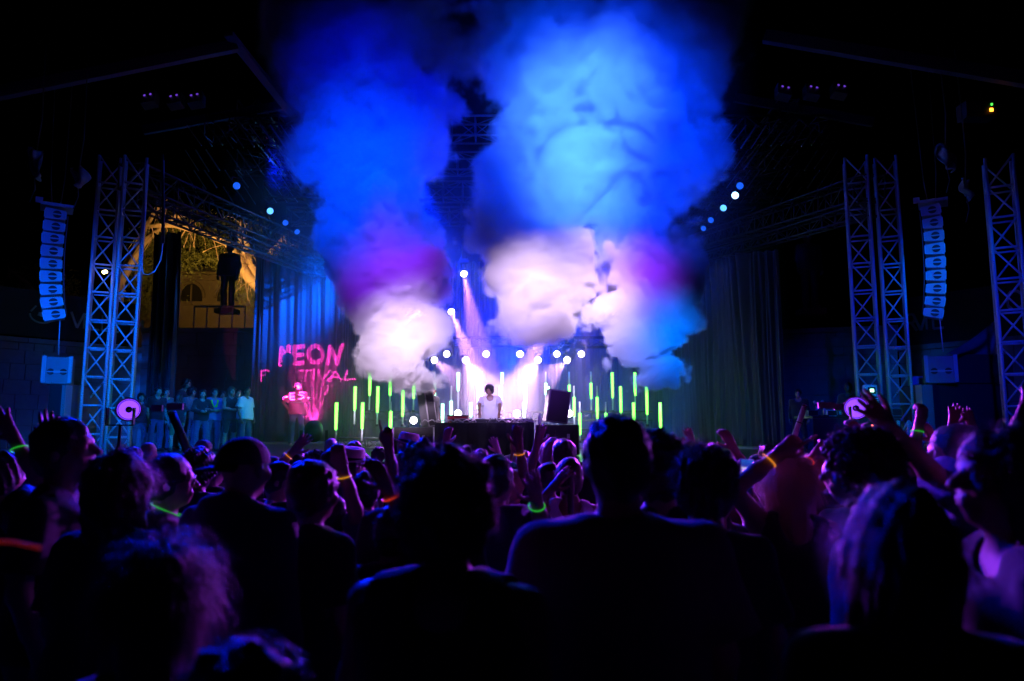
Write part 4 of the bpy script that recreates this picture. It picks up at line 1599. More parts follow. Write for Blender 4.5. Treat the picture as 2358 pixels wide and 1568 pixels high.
U = unit_
thick = band(dn, 25 * U, 2.5 * U)
inner_ = nm('SUBTRACT', 1.0, nm('MULTIPLY', band(dn, 2.5 * U, 2 * U), .6))
val = nm('MAXIMUM', nm('MULTIPLY', thick, inner_), band(df_, 11 * U, 2.5 * U))
val = nm('ADD', nm('MULTIPLY', val, 1.0), .003)
em.inputs[0].default_value = (1.0, .03, .42, 1)
nt.links.new(val, em.inputs['Strength'])
# ------------------------------------------------------------------ hanging line arrays
M_ARR = mat('array_paint', (.30, .30, .32), .5, bump=.2, bscale=150)


def line_array(pts, d, w, label, mirror=1, group='hanging speaker columns'):
    """pts: (u, v) centres of the cabinets, top first; the flat side with its hand holes faces the camera"""
    t = empty('line_array', P(*pts[0], d))
    o0 = Vector(t.location)
    hs = []
    for i, (u, v) in enumerate(pts):
        c = P(u, v, d) - o0
        if i + 1 < len(pts):
            nx = P(*pts[i + 1], d) - o0
            dv = nx - c
        ang = math.atan2(dv.x, -dv.z)
        h = dv.length * .93
        e = None
        # side panel profile: tall edge and short edge (trapezium)
        a, b = (h / 2, h / 2 * .80) if mirror > 0 else (h / 2 * .80, h / 2)
        pr = [(-w / 2, -a), (w / 2, -b), (w / 2, b), (-w / 2, a)]
        p = np.array([[x, y, z] for y in (0, .3) for x, z in pr])
        q = [(0, 1, 2, 3), (7, 6, 5, 4), (0, 4, 5, 1), (1, 5, 6, 2), (2, 6, 7, 3), (3, 7, 4, 0)]
        cb_ = obj('cabinet', J('cabinet', [(p, [], q)], M_ARR), t, c)
        cb_.rotation_euler = (0, -ang, 0)
        bevel(cb_, .006, 1)
        # hand hole: dark cup with a bar across
        p, _, q = lathe([(.001, -.001), (.068, -.001), (.072, .006)], 24)
        obj('hand_cup', J('hand_cup', [(p[:, [0, 2, 1]] * [1, -1, 1] + [w * .08, -.004, 0], [], q)], M_BLACK, True), cb_)
        obj('handle_bar', J('handle_bar', [box_np((w * .08 - .072, -.016, -.012), (w * .08 + .072, -.006, .012))], M_ARR), cb_)
        for x in (-w / 2 - .012, w / 2 + .002):
            obj('rigging_plate', J('rigging_plate', [box_np((x, -.012, -h * .33), (x + .012, .03, h * .33))], M_ALU), cb_)
    top = P(pts[0][0], pts[0][1] - 22, d) - o0
    obj('flying_frame', J('flying_frame', [box_np(top + Vector((-w * .7, 0, -.03)), top + Vector((w * .9, .5, .03))), box_np(top + Vector((-w * .95, 0, -.0)), top + Vector((-w * .6, .06, .1)))], M_ARR), t)
    zr = 9.0 - o0.z
    obj('hoist_chain', J('hoist_chain', [tube_np([top + Vector((-.05, .2, 0)), top + Vector((-.10, .2, .5)), Vector((top.x - .18, .2, zr))], .010, 6)], M_DARK, True), t)
    obj('hoist_chain', J('hoist_chain', [tube_np([top + Vector((.08, .2, 0)), top + Vector((.12, .2, .6)), Vector((top.x + .12, .2, zr))], .010, 6)], M_DARK, True), t)
    bot = P(*pts[-1], d) - o0
    obj('signal_cable', J('signal_cable', [tube_np([bot + Vector((w * .3, .02, -.1)), bot + Vector((w * .36, .02, -.75))], .010, 6)], M_ALU, True), t)
    obj('side_cable', J('side_cable', [tube_np([P(pts[i][0], pts[i][1], d) - o0 + Vector((mirror * w * .62, .03 + .02 * math.sin(i * 2), 0)) for i in range(len(pts))], .010, 6)], M_BLACK, True), t)
    t.rotation_euler = (0, 0, -math.atan2(o0.x, o0.y))
    tag(t, label, 'line array speaker', group)


line_array([(128, 493), (125, 521), (122, 549), (120, 578), (118, 607), (117, 636), (117, 666), (118, 695), (122, 723)], 12.6, .33, 'curved column of nine speaker boxes hanging at the far left', 1)
line_array([(2142, 484), (2146, 513), (2149, 543), (2151, 573), (2153, 604), (2154, 634), (2154, 664), (2153, 693), (2150, 719)], 12.8, .31, 'curved column of nine speaker boxes hanging at the right', -1)


def sub(u0, u1, v0, v1, d, label, tone=M_CAB):
    a, b = P(u0, v1, d), P(u1, v0, d)
    t = empty('subwoofer', ((a.x + b.x) / 2, d, a.z))
    w, h = b.x - a.x, b.z - a.z
    bevel(obj('cabinet', J('cabinet', [box_np((-w / 2, 0, 0), (w / 2, .45, h))], tone), t), .01)
    for s_ in (-1, 1):
        p, _, q = lathe([(.001, -.001), (.055, -.001), (.06, .006)], 20)
        obj('hand_cup', J('hand_cup', [(p[:, [0, 2, 1]] * [1, -1, 1] + [s_ * w * .24, -.004, h * .45], [], q)], M_BLACK, True), t)
        obj('corner_strip', J('corner_strip', [box_np((s_ * w / 2 - .03, -.03, .02), (s_ * w / 2 + .03, .04, h + .02))], M_ARR), t)
    obj('lashing_bar', J('lashing_bar', [box_np((-w * .38, -.03, h * .43), (w * .38, -.012, h * .47)), box_np((-w * .12, -.034, h * .41), (w * .12, -.012, h * .49))], M_ARR), t)
    t.rotation_euler = (0, 0, -.7 * math.atan2(t.location.x, d))
    tag(t, label, 'subwoofer')
    return t


sub(103, 160, 822, 884, 12.9, 'grey bass cabinet with a metal bar, on the stack below the left speaker column')
sub(2139, 2193, 820, 882, 13.0, 'grey bass cabinet with a metal bar, on the stack below the right speaker column')
for (u0, u1, v0, v1, d, l, c_) in ((100, 164, 885, 1060, 12.9, 'tall dark speaker stack base at the far left', M_BLACK), (2142, 2320, 884, 1080, 13.1, 'broad black covered stack at the right under the bass cabinet', M_BLACK),
                                   (2197, 2330, 815, 883, 13.3, 'black speaker wall beside the right bass cabinet', M_BLACK)):
    a, b = P(u0, v1, d), P(u1, v0, d)
    o = obj('speaker_stack', J('speaker_stack', [box_np((0, 0, 0), (b.x - a.x, .9, b.z - max(a.z, 0) - .003))], c_), None, (a.x, d, max(a.z, 0)))
    bevel(o, .02)
    if a.z > .3:
        pass
    tag(o, l, 'speaker stack')
for (u, l) in ((148, 'pale narrow post beside the left speaker stack'), (2134, 'pale narrow post beside the right speaker stack')):
    a, b = P(u - 9, 1000, 12.8), P(u + 8, 886, 12.8)
    o = obj('side_post', J('side_post', [box_np((0, 0, 0), (b.x - a.x, .2, b.z))], M_CAB), None, (a.x, 12.75, .0))
    tag(o, l, 'post')
# tarpaulins
M_TARP = mat('tarpaulin', (.07, .08, .1), .5, bump=.3, bscale=20)


def tarp(A, B, C, label, n=26, sag=.25, seed=1):
    A, B, C = [np.array(P(*x)) for x in (A, B, C)]
    r = np.random.RandomState(seed)
    pts, q = [], []
    for i in range(n + 1):
        for j in range(n + 1):
            s, t = i / n, j / n
            p = A + (B - A) * s * (1 - t) + (C - A) * s * t
            p = p + np.array([0, .12 * math.sin(9 * t + 3 * s) * s, -sag * math.sin(math.pi * s) * (.3 + .7 * t)])
            pts.append(p)
    for i in range(n):
        for j in range(n):
            q.append((i * (n + 1) + j, (i + 1) * (n + 1) + j, (i + 1) * (n + 1) + j + 1, i * (n + 1) + j + 1))
    o = obj('tarpaulin', mesh_np('tarpaulin', np.array(pts), [], q, True, M_TARP))
    md = o.modifiers.new('thickness', 'SOLIDIFY')
    md.thickness = .006
    tag(o, label, 'tarpaulin')


tarp((2296, 732, 13.4), (2178, 815, 13.1), (2268, 822, 13.6), 'sheet drawn up to a point above the right speaker wall')
a, b = P(2085, 866, 14.4), P(2138, 890, 14.4)
o = obj('banner_cloth', J('banner_cloth', [box_np((0, 0, 0), (b.x - a.x, .03, (a.z - b.z)))], mat('blue_cloth', (.2, .25, .5), .8)), None, (a.x, 14.4, b.z))
tag(o, 'short strip of blue cloth between the right towers and the bass cabinet', 'cloth strip')
# hanging cloths and cable loops
def hang(pth, r, label, name='hanging_cable', m=None, cat='cable'):
    o = obj(name, J(name, [tube_np([P(*p) for p in pth], r, 7)], m or M_ALU, True))
    tag(o, label, cat)


hang([(335, 380, 12.6), (334, 480, 12.6), (329, 560, 12.6), (326, 610, 12.6), (330, 630, 12.6), (341, 633, 12.6), (356, 625, 12.6), (370, 600, 12.6), (375, 560, 12.6), (376, 480, 12.6), (377, 370, 12.6)], .014,
     'cable loop hanging beside the brightest lattice tower')
hang([(374, 355, 12.6), (376, 470, 12.6), (376, 560, 12.6)], .03, 'dark upright pipe left of the orange tree', 'hanging_pipe', M_DARK, 'pipe')
for (u, v, w, h, d, l) in ((85, 345, 30, 70, 12.0, 'crumpled cloth hanging high at the far left'), (182, 390, 34, 40, 12.2, 'small cloth bundle hanging high near the left tower'),
                           (2176, 335, 36, 60, 12.2, 'crumpled cloth hanging high above the right speaker column'), (2222, 420, 20, 40, 12.3, 'cloth strip with a hook hanging at the upper right')):
    c = P(u, v, d)
    t = empty('hanging_cloth', c)
    n = 14
    pts = []
    rr_ = np.random.RandomState(int(u))
    ph = rr_.uniform(0, 6, 4)
    W_, H2 = w * d / FPX, h * d / FPX
    for j in range(n + 1):
        for i in range(n + 1):
            x, z = (i / n - .5), -(j / n)
            wd = W_ * (1 - .75 * abs(j / n - .35) ** 1.3)
            pts.append((x * wd + .05 * math.sin(4 * j / n + ph[0]), .08 * math.sin(9 * x + 5 * j / n + ph[1]) + .04 * math.sin(15 * x + ph[2]), z * H2 + .05 * math.sin(6 * x + ph[3])))
    q = [(j * (n + 1) + i, j * (n + 1) + i + 1, (j + 1) * (n + 1) + i + 1, (j + 1) * (n + 1) + i) for j in range(n) for i in range(n)]
    o = obj('cloth', mesh_np('cloth', np.array(pts), [], q, True, M_TARP), t)
    o.modifiers.new('thickness', 'SOLIDIFY').thickness = .01
    obj('rope', J('rope', [tube_np([(0, 0, 0), (.05, 0, .6), (.0, 0, 9.0 - c.z)], .012, 6), tube_np([(0, 0, -H2), (.03, 0, -H2 - .2), (-.05, 0, -H2 - .45)], .01, 6)], M_DARK, True), t)
    tag(t, l, 'cloth')


# ------------------------------------------------------------------ round purple floodlights on stands
def flood(u, v, d, aim, label, sx_=1):
    c = P(u, v, d)
    t = empty('round_floodlight', (c.x, d, ground_z(d)), 0)
    hz = c.z - ground_z(d)
    D_ = (Vector(aim) - c).normalized()
    Hd = empty('tmp')
    bpy.data.objects.remove(Hd)
    prof = [(.03, .13), (.06, .125), (.10, .09), (.125, .045), (.138, .0), (.142, .004), (.142, -.004)]
    p, _, q = lathe([(r, -z) for r, z in prof], 32)
    refl = obj('reflector', J('reflector', [(p[:, [0, 2, 1]], [], q)], mat('reflector_bowl', (.5, .32, .9), .10, .95), True), t, (0, 0, hz))
    p, _, q = lathe([(.001, -.42), (.11, -.42), (.125, -.34), (.13, -.1), (.148, -.01), (.15, .004), (.144, .006)], 32)
    can = obj('barrel', J('barrel', [(p[:, [0, 2, 1]], [], q)], M_BLACK, True), t, (0, 0, hz))
    lamp = obj('bulb', J('bulb', [tube_np([(0, -.12, 0), (0, -.02, 0)], .022, 12)], emis('bulb_violet', (.40, .14, 1.0), 2.2), True), t, (0, 0, hz))
    p, _, q = lathe([(.001, .0), (.036, .0), (.040, -.03)], 20)
    cap = obj('bulb_shield', J('bulb_shield', [(p[:, [0, 2, 1]] + [0, .012, 0], [], q)], mat('shield', (.08, .05, .25), .3, .6), True), t, (0, 0, hz))
    qd = D_.to_track_quat('Y', 'Z')
    for o in (refl, can, lamp, cap):
        o.rotation_mode = 'QUATERNION'
        o.rotation_quaternion = qd
    obj('bracket', J('bracket', [box_np((-.17, -.2, hz - .2), (-.155, -.15, hz + .02)), box_np((.155, -.2, hz - .2), (.17, -.15, hz + .02)), box_np((-.17, -.2, hz - .2), (.17, -.15, hz - .185))], M_DARK), t)
    obj('barn_door', J('barn_door', [box_np((sx_ * .22 - .0, .1, hz - .02), (sx_ * .22 + .14, .14, hz + .06)), box_np((sx_ * .42 - .0, .1, hz + .0), (sx_ * .42 + .20, .14, hz + .08))], M_CAB), t)
    obj('stand_pole', J('stand_pole', [tube_np([(0, -.17, .5), (0, -.17, hz - .19)], .018, 10)], M_DARK, True), t)
    for k_ in range(3):
        an = k_ * 2.094 + .4
        obj('leg', J('leg', [tube_np([(0, -.17, .75), (.45 * math.cos(an), -.17 + .45 * math.sin(an), .02)], .014, 8)], M_DARK, True), t)
    tag(t, label, 'floodlight', 'round purple floodlights on stands')
    return c, D_


c1, D1 = flood(297, 943, 8.6, P(900, 1200, 1.0), 'round purple floodlight on the left, beside the brightest lattice tower', 1)
c2, D2 = flood(1970, 940, 8.6, P(1500, 1200, 1.0), 'round purple floodlight on the right, below the square work lamp', -1)

# ------------------------------------------------------------------ other side gear
def tilted_tube(u0, v0, u1, v1, d, r, m, label):
    A, B = P(u0, v0, d), P(u1, v1, d)
    t = empty('confetti_cannon', A)
    D_ = B - A
    p, tt, q = tube_np([(0, 0, 0), D_ * .5, D_], r, 18)
    obj('barrel', J('barrel', [(p, tt, q)], m, True), t)
    for f in (0.02, .5, .97):
        p, tt, q = tube_np([D_ * f, D_ * (f + .03)], r * 1.08, 18)
        obj('collar', J('collar', [(p, tt, q)], M_DARK, True), t)
    e = D_
    gz_ = ground_z(d) - A.z
    obj('foot_stand', J('foot_stand', [bar_np(e, (e[0] + .0, e[1], gz_ + .02), .04), box_np((e[0] - .2, e[1] - .2, gz_), (e[0] + .2, e[1] + .2, gz_ + .02))], M_DARK), t)
    tag(t, label, 'confetti cannon')


tilted_tube(396, 949, 437, 1050, 9.5, .055, M_BLACK, 'black confetti tube leaning right, left of the stage among the onlookers')
tilted_tube(1853, 932, 1826, 1012, 10.0, .04, mat('tube_pale', (.5, .55, .6), .35), 'pale confetti tube leaning left, right of the stage')
# work lamp (square) hung in the right tower
A = P(2006, 899, 12.8)
t = empty('work_lamp', A)
obj('housing', bevel(obj('housing', J('housing', [box_np((-.12, 0, -.11), (.12, .12, .11))], M_WHITE), t), .03, 3).data, t) if False else bevel(obj('housing', J('housing', [box_np((-.12, 0, -.11), (.12, .12, .11))], M_WHITE), t), .03, 3)
obj('bezel', J('bezel', [box_np((-.07, -.012, -.06), (.07, 0, .06))], M_DARK), t)
obj('lit_window', J('lit_window', [box_np((-.035, -.02, -.03), (.035, -.012, .03))], emis('work_window', (.5, 1, .7), 3.5), ), t)
obj('grille', J('grille', [box_np((-.14, -.004, -.16 - k_ * .035), (.12, .08, -.14 - k_ * .035)) for k_ in range(4)], M_WHITE), t)
tag(t, 'square lit work lamp at the foot of the right lattice tower', 'work lamp')
# monitor mixing place on the right: a table with small gear
a, b = P(1870, 958, 12.2), P(2075, 958, 12.2)
t = empty('mixing_table', ((a.x + b.x) / 2, 12.6, STZ * 0))
hw = (b.x - a.x) / 2
obj('table_top', J('table_top', [box_np((-hw, -.4, a.z - .04), (hw, .4, a.z))], M_BLACK), t)
obj('table_cloth', J('table_cloth', [box_np((-hw + .01, -.385, .02), (hw - .01, -.37, a.z - .045))], M_CLOTHT), t)
tag(t, 'black covered mixing table right of the stage, crowded with small gear', 'table')
rg = random.Random(5)
nmz = ['end', 'middle', 'corner']
for k_ in range(13):
    u = 1876 + k_ * 15.5
    h = rg.uniform(.08, .24)
    c = P(u, 958, 12.3)
    t = empty('mic_clip' if k_ % 3 else 'radio_receiver', (c.x, 12.3 + rg.uniform(-.05, .2), a.z + .002))
    if k_ % 3:
        obj('clip_pole', J('clip_pole', [tube_np([(0, 0, 0), (0, 0, h)], .02, 8), tube_np([(0, 0, h), (.05 * rg.choice((-1, 1)), -.02, h + .06)], .026, 8)], M_ALU, True), t)
        obj('clip_base', J('clip_base', [box_np((-.05, -.05, 0), (.05, .05, .02))], M_DARK), t)
        tag(t, 'upright gadget on the right mixing table, number %s from its left end' % ordn[k_].split()[0], 'gadget', 'small upright gadgets on the right mixing table')
    else:
        obj('case', J('case', [box_np((-.09, -.07, 0), (.09, .1, h * .6))], M_WHITE if k_ % 2 else M_CAB), t)
        obj('front_panel', J('front_panel', [box_np((-.08, -.075, .01), (.08, -.07, h * .6 - .01))], M_DARK), t)
        tag(t, 'boxy receiver, %s thing from the left end of the right mixing table' % ordn[k_].split()[0], 'receiver', 'small receivers on the right mixing table')
for (u, v, l) in ((1893, 1022 - 110, ''),):
    pass
for (u, v, c, l) in ((2117, 972, (1, .15, .02), 'tiny red pilot light beside the right tower foot'), (2007, 1023 - 42, (1, .2, .05), 'tiny red pilot light under the right mixing table edge')):
    o = obj('pilot_light', J('pilot_light', [box_np((0, 0, 0), (.022, .02, .022))], emis('pilot_red', c, 6)), None, P(u, v, 12.0))
    tag(o, l, 'pilot light')
o = None
truss('ground_truss', P(1600 + 500, 1050, 11.6), P(1600 + 500, 970, 11.6), .3, .3, m=M_ALU, label='short lattice stub at the foot of the right tower', cat='truss')
# turntable-like round plate among the left crowd edge: a drum shaped speaker
A = P(464, 1030, 9.2)
t = empty('speaker_on_stand', (A.x, 9.2, ground_z(9.2)))
p, _, q = lathe([(.001, -.02), (.085, -.02), (.10, .0), (.10, .10)], 24)
obj('round_face', J('round_face', [(p[:, [0, 2, 1]] + [0, 0, A.z], [], q)], M_CAB, True), t)
obj('centre_cap', J('centre_cap', [tube_np([(0, -.03, A.z - .03), (0, -.02, A.z - .03)], .018, 10)], M_WHITE), t)
obj('shelf', J('shelf', [box_np((-.16, -.08, A.z - .13), (.14, .12, A.z - .10))], M_WHITE), t)
obj('pole', J('pole', [tube_np([(0, 0, 0), (0, 0, A.z - .13)], .02, 8)], M_DARK), t)
tag(t, 'round faced speaker on a small shelf at the left, behind the first heads', 'speaker')
# small spotlight on the tower: warm glow
A = P(242, 627, 13.1)
t = empty('warm_lamp', A)
obj('bulb', J('bulb', [tube_np([(-.03, 0, 0), (.03, -.02, .01)], .035, 10)], emis('warm_bulb', (1, .62, .2), 14), True), t)
obj('socket', J('socket', [tube_np([(0, .02, 0), (0, .12, .02)], .03, 8)], M_DARK), t)
tag(t, 'small warm yellow lamp glowing inside the left lattice tower', 'lamp')

# ------------------------------------------------------------------ outside: tree and building under the added amber lamps
M_BARK = mat('tree_bark', (.55, .42, .30), .9, noise=(.38, .28, .2), bscale=8, bump=.6)
M_LEAF = mat('tree_leaf', (.09, .11, .03), .7)
rt = random.Random(21)


def limb(pth, r0, r1):
    n = len(pth)
    return tube_np(pth, [r0 + (r1 - r0) * i / (n - 1) for i in range(n)], 8)


def tree(base, top, spread, label, seed, limbs, leafn):
    r = random.Random(seed)
    t = empty('tree', base)
    b = Vector(base)
    tr = [(0, 0, 0), (.1, 0, 1.5), (.0, .1, 3.2), (.15, 0, (top - b.z) * .6)]
    obj('trunk', J('trunk', [limb(tr, .34, .2)], M_BARK, True), t)
    tips = []
    for pl, r0, r1 in limbs:
        pth = [Vector(P(*p)) - b for p in pl]
        obj('limb', J('limb', [limb(pth, r0, r1)], M_BARK, True), t)
        tips += pth[1:]
        for k_ in range(26):
            i = r.randrange(1, len(pth))
            s = pth[i - 1].lerp(pth[i], r.random())
            ps = [s]
            dv = Vector((r.uniform(-.25, .25), r.uniform(-.3, .3), r.uniform(-.5, .25)))
            for _ in range(5):
                dv = dv + Vector((r.uniform(-.12, .12), r.uniform(-.1, .1), r.uniform(-.22, .08)))
                ps.append(ps[-1] + dv * .55)
            if k_ == 0:
                tw = []
            tw.append(limb(ps, .022, .008))
            tips.append(ps[-1])
        tag(obj('twigs', J('twigs', tw, M_BARK, True), t), kind='stuff')
    # leaf sprays: narrow blades in drooping clumps
    n = leafn
    rs = np.random.RandomState(seed)
    C_ = np.array([list(tips[rs.randint(len(tips))]) for _ in range(n)])
    C_ = C_ + rs.normal(0, 1, (n, 3)) * [.45, .4, .28] + [0, 1.7, .1]
    d_ = rs.normal(0, 1, (n, 3)) + [0, 0, -.5]
    d_ /= np.linalg.norm(d_, axis=1)[:, None]
    s_ = np.cross(d_, rs.normal(0, 1, (n, 3)))
    s_ /= np.linalg.norm(s_, axis=1)[:, None]
    ln = rs.uniform(.10, .24, n)[:, None]
    pts = np.stack([C_ - s_ * .02, C_ + s_ * .02, C_ + d_ * ln + s_ * .006, C_ + d_ * ln - s_ * .006], 1).reshape(-1, 3)
    q = np.arange(n * 4).reshape(n, 4)
    tag(obj('crown', mesh_np('crown', pts, [], q, False, M_LEAF), t), kind='stuff')
    tag(t, label, 'tree')


TD_ = 31
tree(P(600, 960, TD_ + 1), 14, 4, 'orange lit tree with bare twisting limbs seen through the left opening', 3,
     [([(640, 700, TD_), (575, 640, TD_), (550, 600, TD_), (525, 560, TD_), (470, 535, TD_), (400, 518, TD_), (345, 520, TD_)], .30, .10),
      ([(600, 650, TD_), (577, 610, TD_), (560, 570, TD_), (548, 540, TD_), (560, 500, TD_)], .16, .06),
      ([(600, 640, TD_), (572, 590, TD_), (566, 560, TD_), (558, 530, TD_)], .10, .05),
      ([(700, 640, TD_ + 1), (640, 600, TD_ + 1), (625, 575, TD_ + 1), (640, 560, TD_ + 1), (660, 540, TD_ + 1)], .2, .06),
      ([(760, 640, TD_ + 1), (700, 605, TD_ + 1), (660, 590, TD_ + 1), (625, 600, TD_ + 1)], .14, .06)], 15000)
tree(P(250, 960, 33), 14, 4, 'dim yellow leafed tree behind the left lattice towers', 8,
     [([(250, 700, 32.5), (330, 560, 32.5), (400, 500, 32.5), (470, 490, 32.5)], .2, .05), ([(240, 700, 33), (360, 480, 33), (420, 480, 33)], .15, .05), ([(100, 700, 33), (60, 650, 33), (20, 620, 33)], .15, .05)], 16000)
M_RENDER = mat('plaster_wall', (.17, .14, .10), .9, noise=(.09, .075, .05), bscale=2, bump=.3)
M_WIN = mat('window_dark', (.02, .02, .02), .15)
BD = 38
a, b = P(300, 712, BD), P(640, 628, BD)
t = empty('building', (a.x, BD, 0))
W_ = b.x - a.x
z0, z1 = a.z, b.z
obj('wall', J('wall', [box_np((0, 0, 0), (W_, 6, z1))], M_RENDER), t)
for zz, pr in ((z1, .18), (z1 - .32, .10), (z0 + .35, .1)):
    obj('cornice', J('cornice', [box_np((-.1, -pr, zz - .12), (W_ + .1, .2, zz + .02))], M_RENDER), t)
obj('roof', J('roof', [box_np((-.3, -.3, z1 + .03), (W_ + .3, 6.2, z1 + .3))], M_DARK), t)
for cx in np.linspace(W_ * .16, W_ * .92, 4):
    wdt = W_ * .075
    arc = [(cx + wdt * math.cos(t_), z0 + .65 + .9 * math.sin(t_) * .9) for t_ in np.linspace(0, math.pi, 12)]
    n = len(arc)
    p = np.array([[x, y, z] for y in (-.03, .1) for x, z in arc + [(cx - wdt, z0 + .45), (cx + wdt, z0 + .45)]])
    m_ = n + 2
    ring = list(range(n)) + [n, n + 1]
    q = [(ring[i], ring[(i + 1) % m_], ring[(i + 1) % m_] + m_, ring[i] + m_) for i in range(m_)]
    tr = [(ring[0], ring[i + 1], ring[i]) for i in range(1, m_ - 1)]
    w_ = obj('window', J('window', [(p, tr, q)], M_WIN), t)
    ar = [(cx + (wdt + .12) * math.cos(t_), -.05, z0 + .65 + (.9 * .9 + .12) * math.sin(t_)) for t_ in np.linspace(0, math.pi, 14)]
    obj('arch_frame', J('arch_frame', [tube_np(ar, .07, 6)], M_RENDER, True), w_)
    obj('mullion', J('mullion', [box_np((cx - .04, -.07, z0 + .45), (cx + .04, -.03, z0 + 1.4))], M_RENDER), w_)
tag(t, 'beige building with arched windows and cornices beyond the left opening', 'building')
# parapet railing on the wall top in the left opening
a, b = P(448, 706, 25.2), P(565, 706, 25.2)
t = empty('railing', a)
obj('rail', J('rail', [tube_np([(0, 0, 0), (b.x - a.x, 0, 0)], .04, 8)], M_ALU), t)
for k_ in range(5):
    obj('rail_post', J('rail_post', [tube_np([((b.x - a.x) * k_ / 4, 0, wl.z - a.z + .1), ((b.x - a.x) * k_ / 4, 0, 0)], .025, 6)], M_ALU), t)
tag(t, 'low metal railing on the wall before the statue', 'railing')
# ------------------------------------------------------------------ the people, front rows one by one
PI = math.pi
UP = (0, 0, 1)
# -- nearest, blurred
person(372, 1258, 1.35, 'nearest head at the lower left, out of focus with a blue rim', vox=.009, female=True, hair='long', topc='black', wide=.9, strands=3000, yaw=.55, skin=2)
person(1030, 1058, 1.55, 'large blurred curly head left of the centre, shoulders bare and blue edged', vox=.008, hair='curly', hairc='brown', strands=3000, top='tank', topc='black', skin=1, yaw=-.15)
person(2068, 1128, 1.25, 'big dark long haired head low at the right', vox=.008, hair='long', topc='black', female=True, strands=900, yaw=-.3)
person(2312, 985, 1.62, 'woman in profile at the right edge, facing left with her mouth open, dark V neck', vox=.006, hair='long', hairc='black', top='tee', topc='black', female=True, yaw=1.35, head=(.1, .12, 0),
       strands=500, neck=.0, skin=1)
person(1420, 955, 1.80, 'tallest man in the centre, short hair and wide blue edged shoulders', vox=.007, hair='short', topc='grey', top='tee', loose=.05, wide=1.12, strands=1400, yaw=.05)
# -- second rank
person(152, 962, 2.75, 'man at the far left in profile, face lit blue, looking right', vox=.007, hair='short', yaw=-1.35, head=(0, .15, 0), topc='black')
person(272, 1046, 2.35, 'person with light wavy long hair in front of the left floodlight', vox=.007, hair='long', hairc='brown', strands=1100, female=True, topc='black', yaw=-.2)
person(385, 1045, 3.1, 'short haired person by the left tower, looking right with a green glow necklace', vox=.008, hair='short', yaw=-1.0, necklace='green', topc='black', glasses=True, head=(-.2, .0, 0))
person(556, 998, 2.55, 'man in a cap seen from behind, left of the stage', vox=.007, hair='none', cap='back', topc='navy', hood=True, top='long', yaw=-.35)
person(716, 1062, 2.65, 'person with a low bun seen from behind, below the pink lettering', vox=.007, hair='bun', hairc='brown', topc='black', female=True, yaw=-.5, strands=500)
person(972, 1022, 2.9, 'dark broad head behind the large blurred one', vox=.008, hair='messy', topc='black', yaw=0, strands=500)
person(1138, 1048, 3.4, 'short cropped man left of the tall man, turned right, in a patterned shirt', vox=.008, hair='short', topc='navy', yaw=-.55, strands=500,
       hands={'R': ((1235, 1150, 2.9), 'open', (.3, .3, -.9), (-.8, .3, .3))}, bands={'R': 'green'})
person(1512, 1008, 2.6, 'long curly dark haired person right behind the tallest man', vox=.008, hair='curly', hairc='brown', strands=900, female=True, topc='black', yaw=.1)
person(1618, 1040, 2.25, 'woman with dark curls pinned up, seen from behind right of the tallest man', vox=.007, hair='updo', hairc='black', strands=1800, topc='black', female=True, yaw=-.12)
person(1728, 1152, 3.9, 'short dark haired person holding a phone up in both hands', vox=.008, hair='short', hairc='brown', topc='black', yaw=0, height=1.47,
       hands={'R': ((1744, 1124, 3.62), 'grip', (.8, .2, -.6), (-.8, .2, 0)), 'L': ((1698, 1126, 3.62), 'grip', (-.3, .5, -.8), (.9, .2, 0))}, handdirR=(-.15, .0, .95), handdirL=(.2, .0, .95))
person(1580, 1022, 3.3, 'woman with long fair curls edged pink, left of the pinned up curls', vox=.008, hair='long', hairc='blond', strands=2200, female=True, topc='white', yaw=.5, top='tank')
person(1815, 1050, 3.0, 'woman with long fair straight hair and a bare back, right of the phone', vox=.008, hair='long', hairc='blond', strands=2200, female=True, top='crop', topc='black', yaw=-.1, hairlen=.34,
       hands={'L': ((1792, 1046, 2.8), 'point', (-.8, .1, -.5), (.5, .6, 0))}, bands={'L': 'orange'})
person(1868, 1056, 5.0, 'fair curly head right of the bare backed woman', vox=.010, hair='curly', hairc='blond', strands=800, female=True, topc='black')
person(1990, 1000, 2.35, 'curly haired man in glasses turned left, forehead lit white', vox=.006, hair='curly', hairc='brown', strands=2600, glasses=True, topc='black', yaw=1.05, head=(.15, -.02, 0))
person(2205, 978, 2.9, 'man in a blue shirt facing left, one long arm raised across the floodlight', vox=.007, hair='short', topc='blue', yaw=1.15, head=(.2, .05, 0), loose=.03, skin=0,
       hands={'L': ((2030, 968, 2.55), 'spread', (.2, -.3, -.8), (.4, .7, .2))})
person(2150, 1040, 4.1, 'person raising a clenched fist with a green bracelet at the right', vox=.009, hair='short', topc='black', yaw=.2,
       hands={'L': ((2116, 975, 3.9), 'fist', None, (0, 1, 0))}, bands={'L': 'green'})
person(2215, 1050, 5.0, 'person with both hands thrown up before the right speaker wall', vox=.010, hair='messy', topc='black',
       hands={'L': ((2190, 985, 4.9), 'spread', None), 'R': ((2238, 975, 4.9), 'spread', None)})
person(2375, 1040, 2.6, 'person cut by the right edge with a hand reaching up', vox=.009, hair='short', topc='black', yaw=.3, hands={'L': ((2345, 975, 2.5), 'spread', None, (0, 1, .2))})
person(2330, 1440, .98, 'blurred shoulder in a flowered shirt at the lower right corner', vox=.010, hair='short', topc='teal', height=1.28)
person(60, 1120, 2.9, 'dark person at the left edge raising a long thin arm beside the bass cabinet', vox=.009, hair='short', topc='black', wide=.85, skin=2,
       hands={'R': ((118, 930, 2.7), 'open', (.5, .4, -.8), (0, 1, 0))})
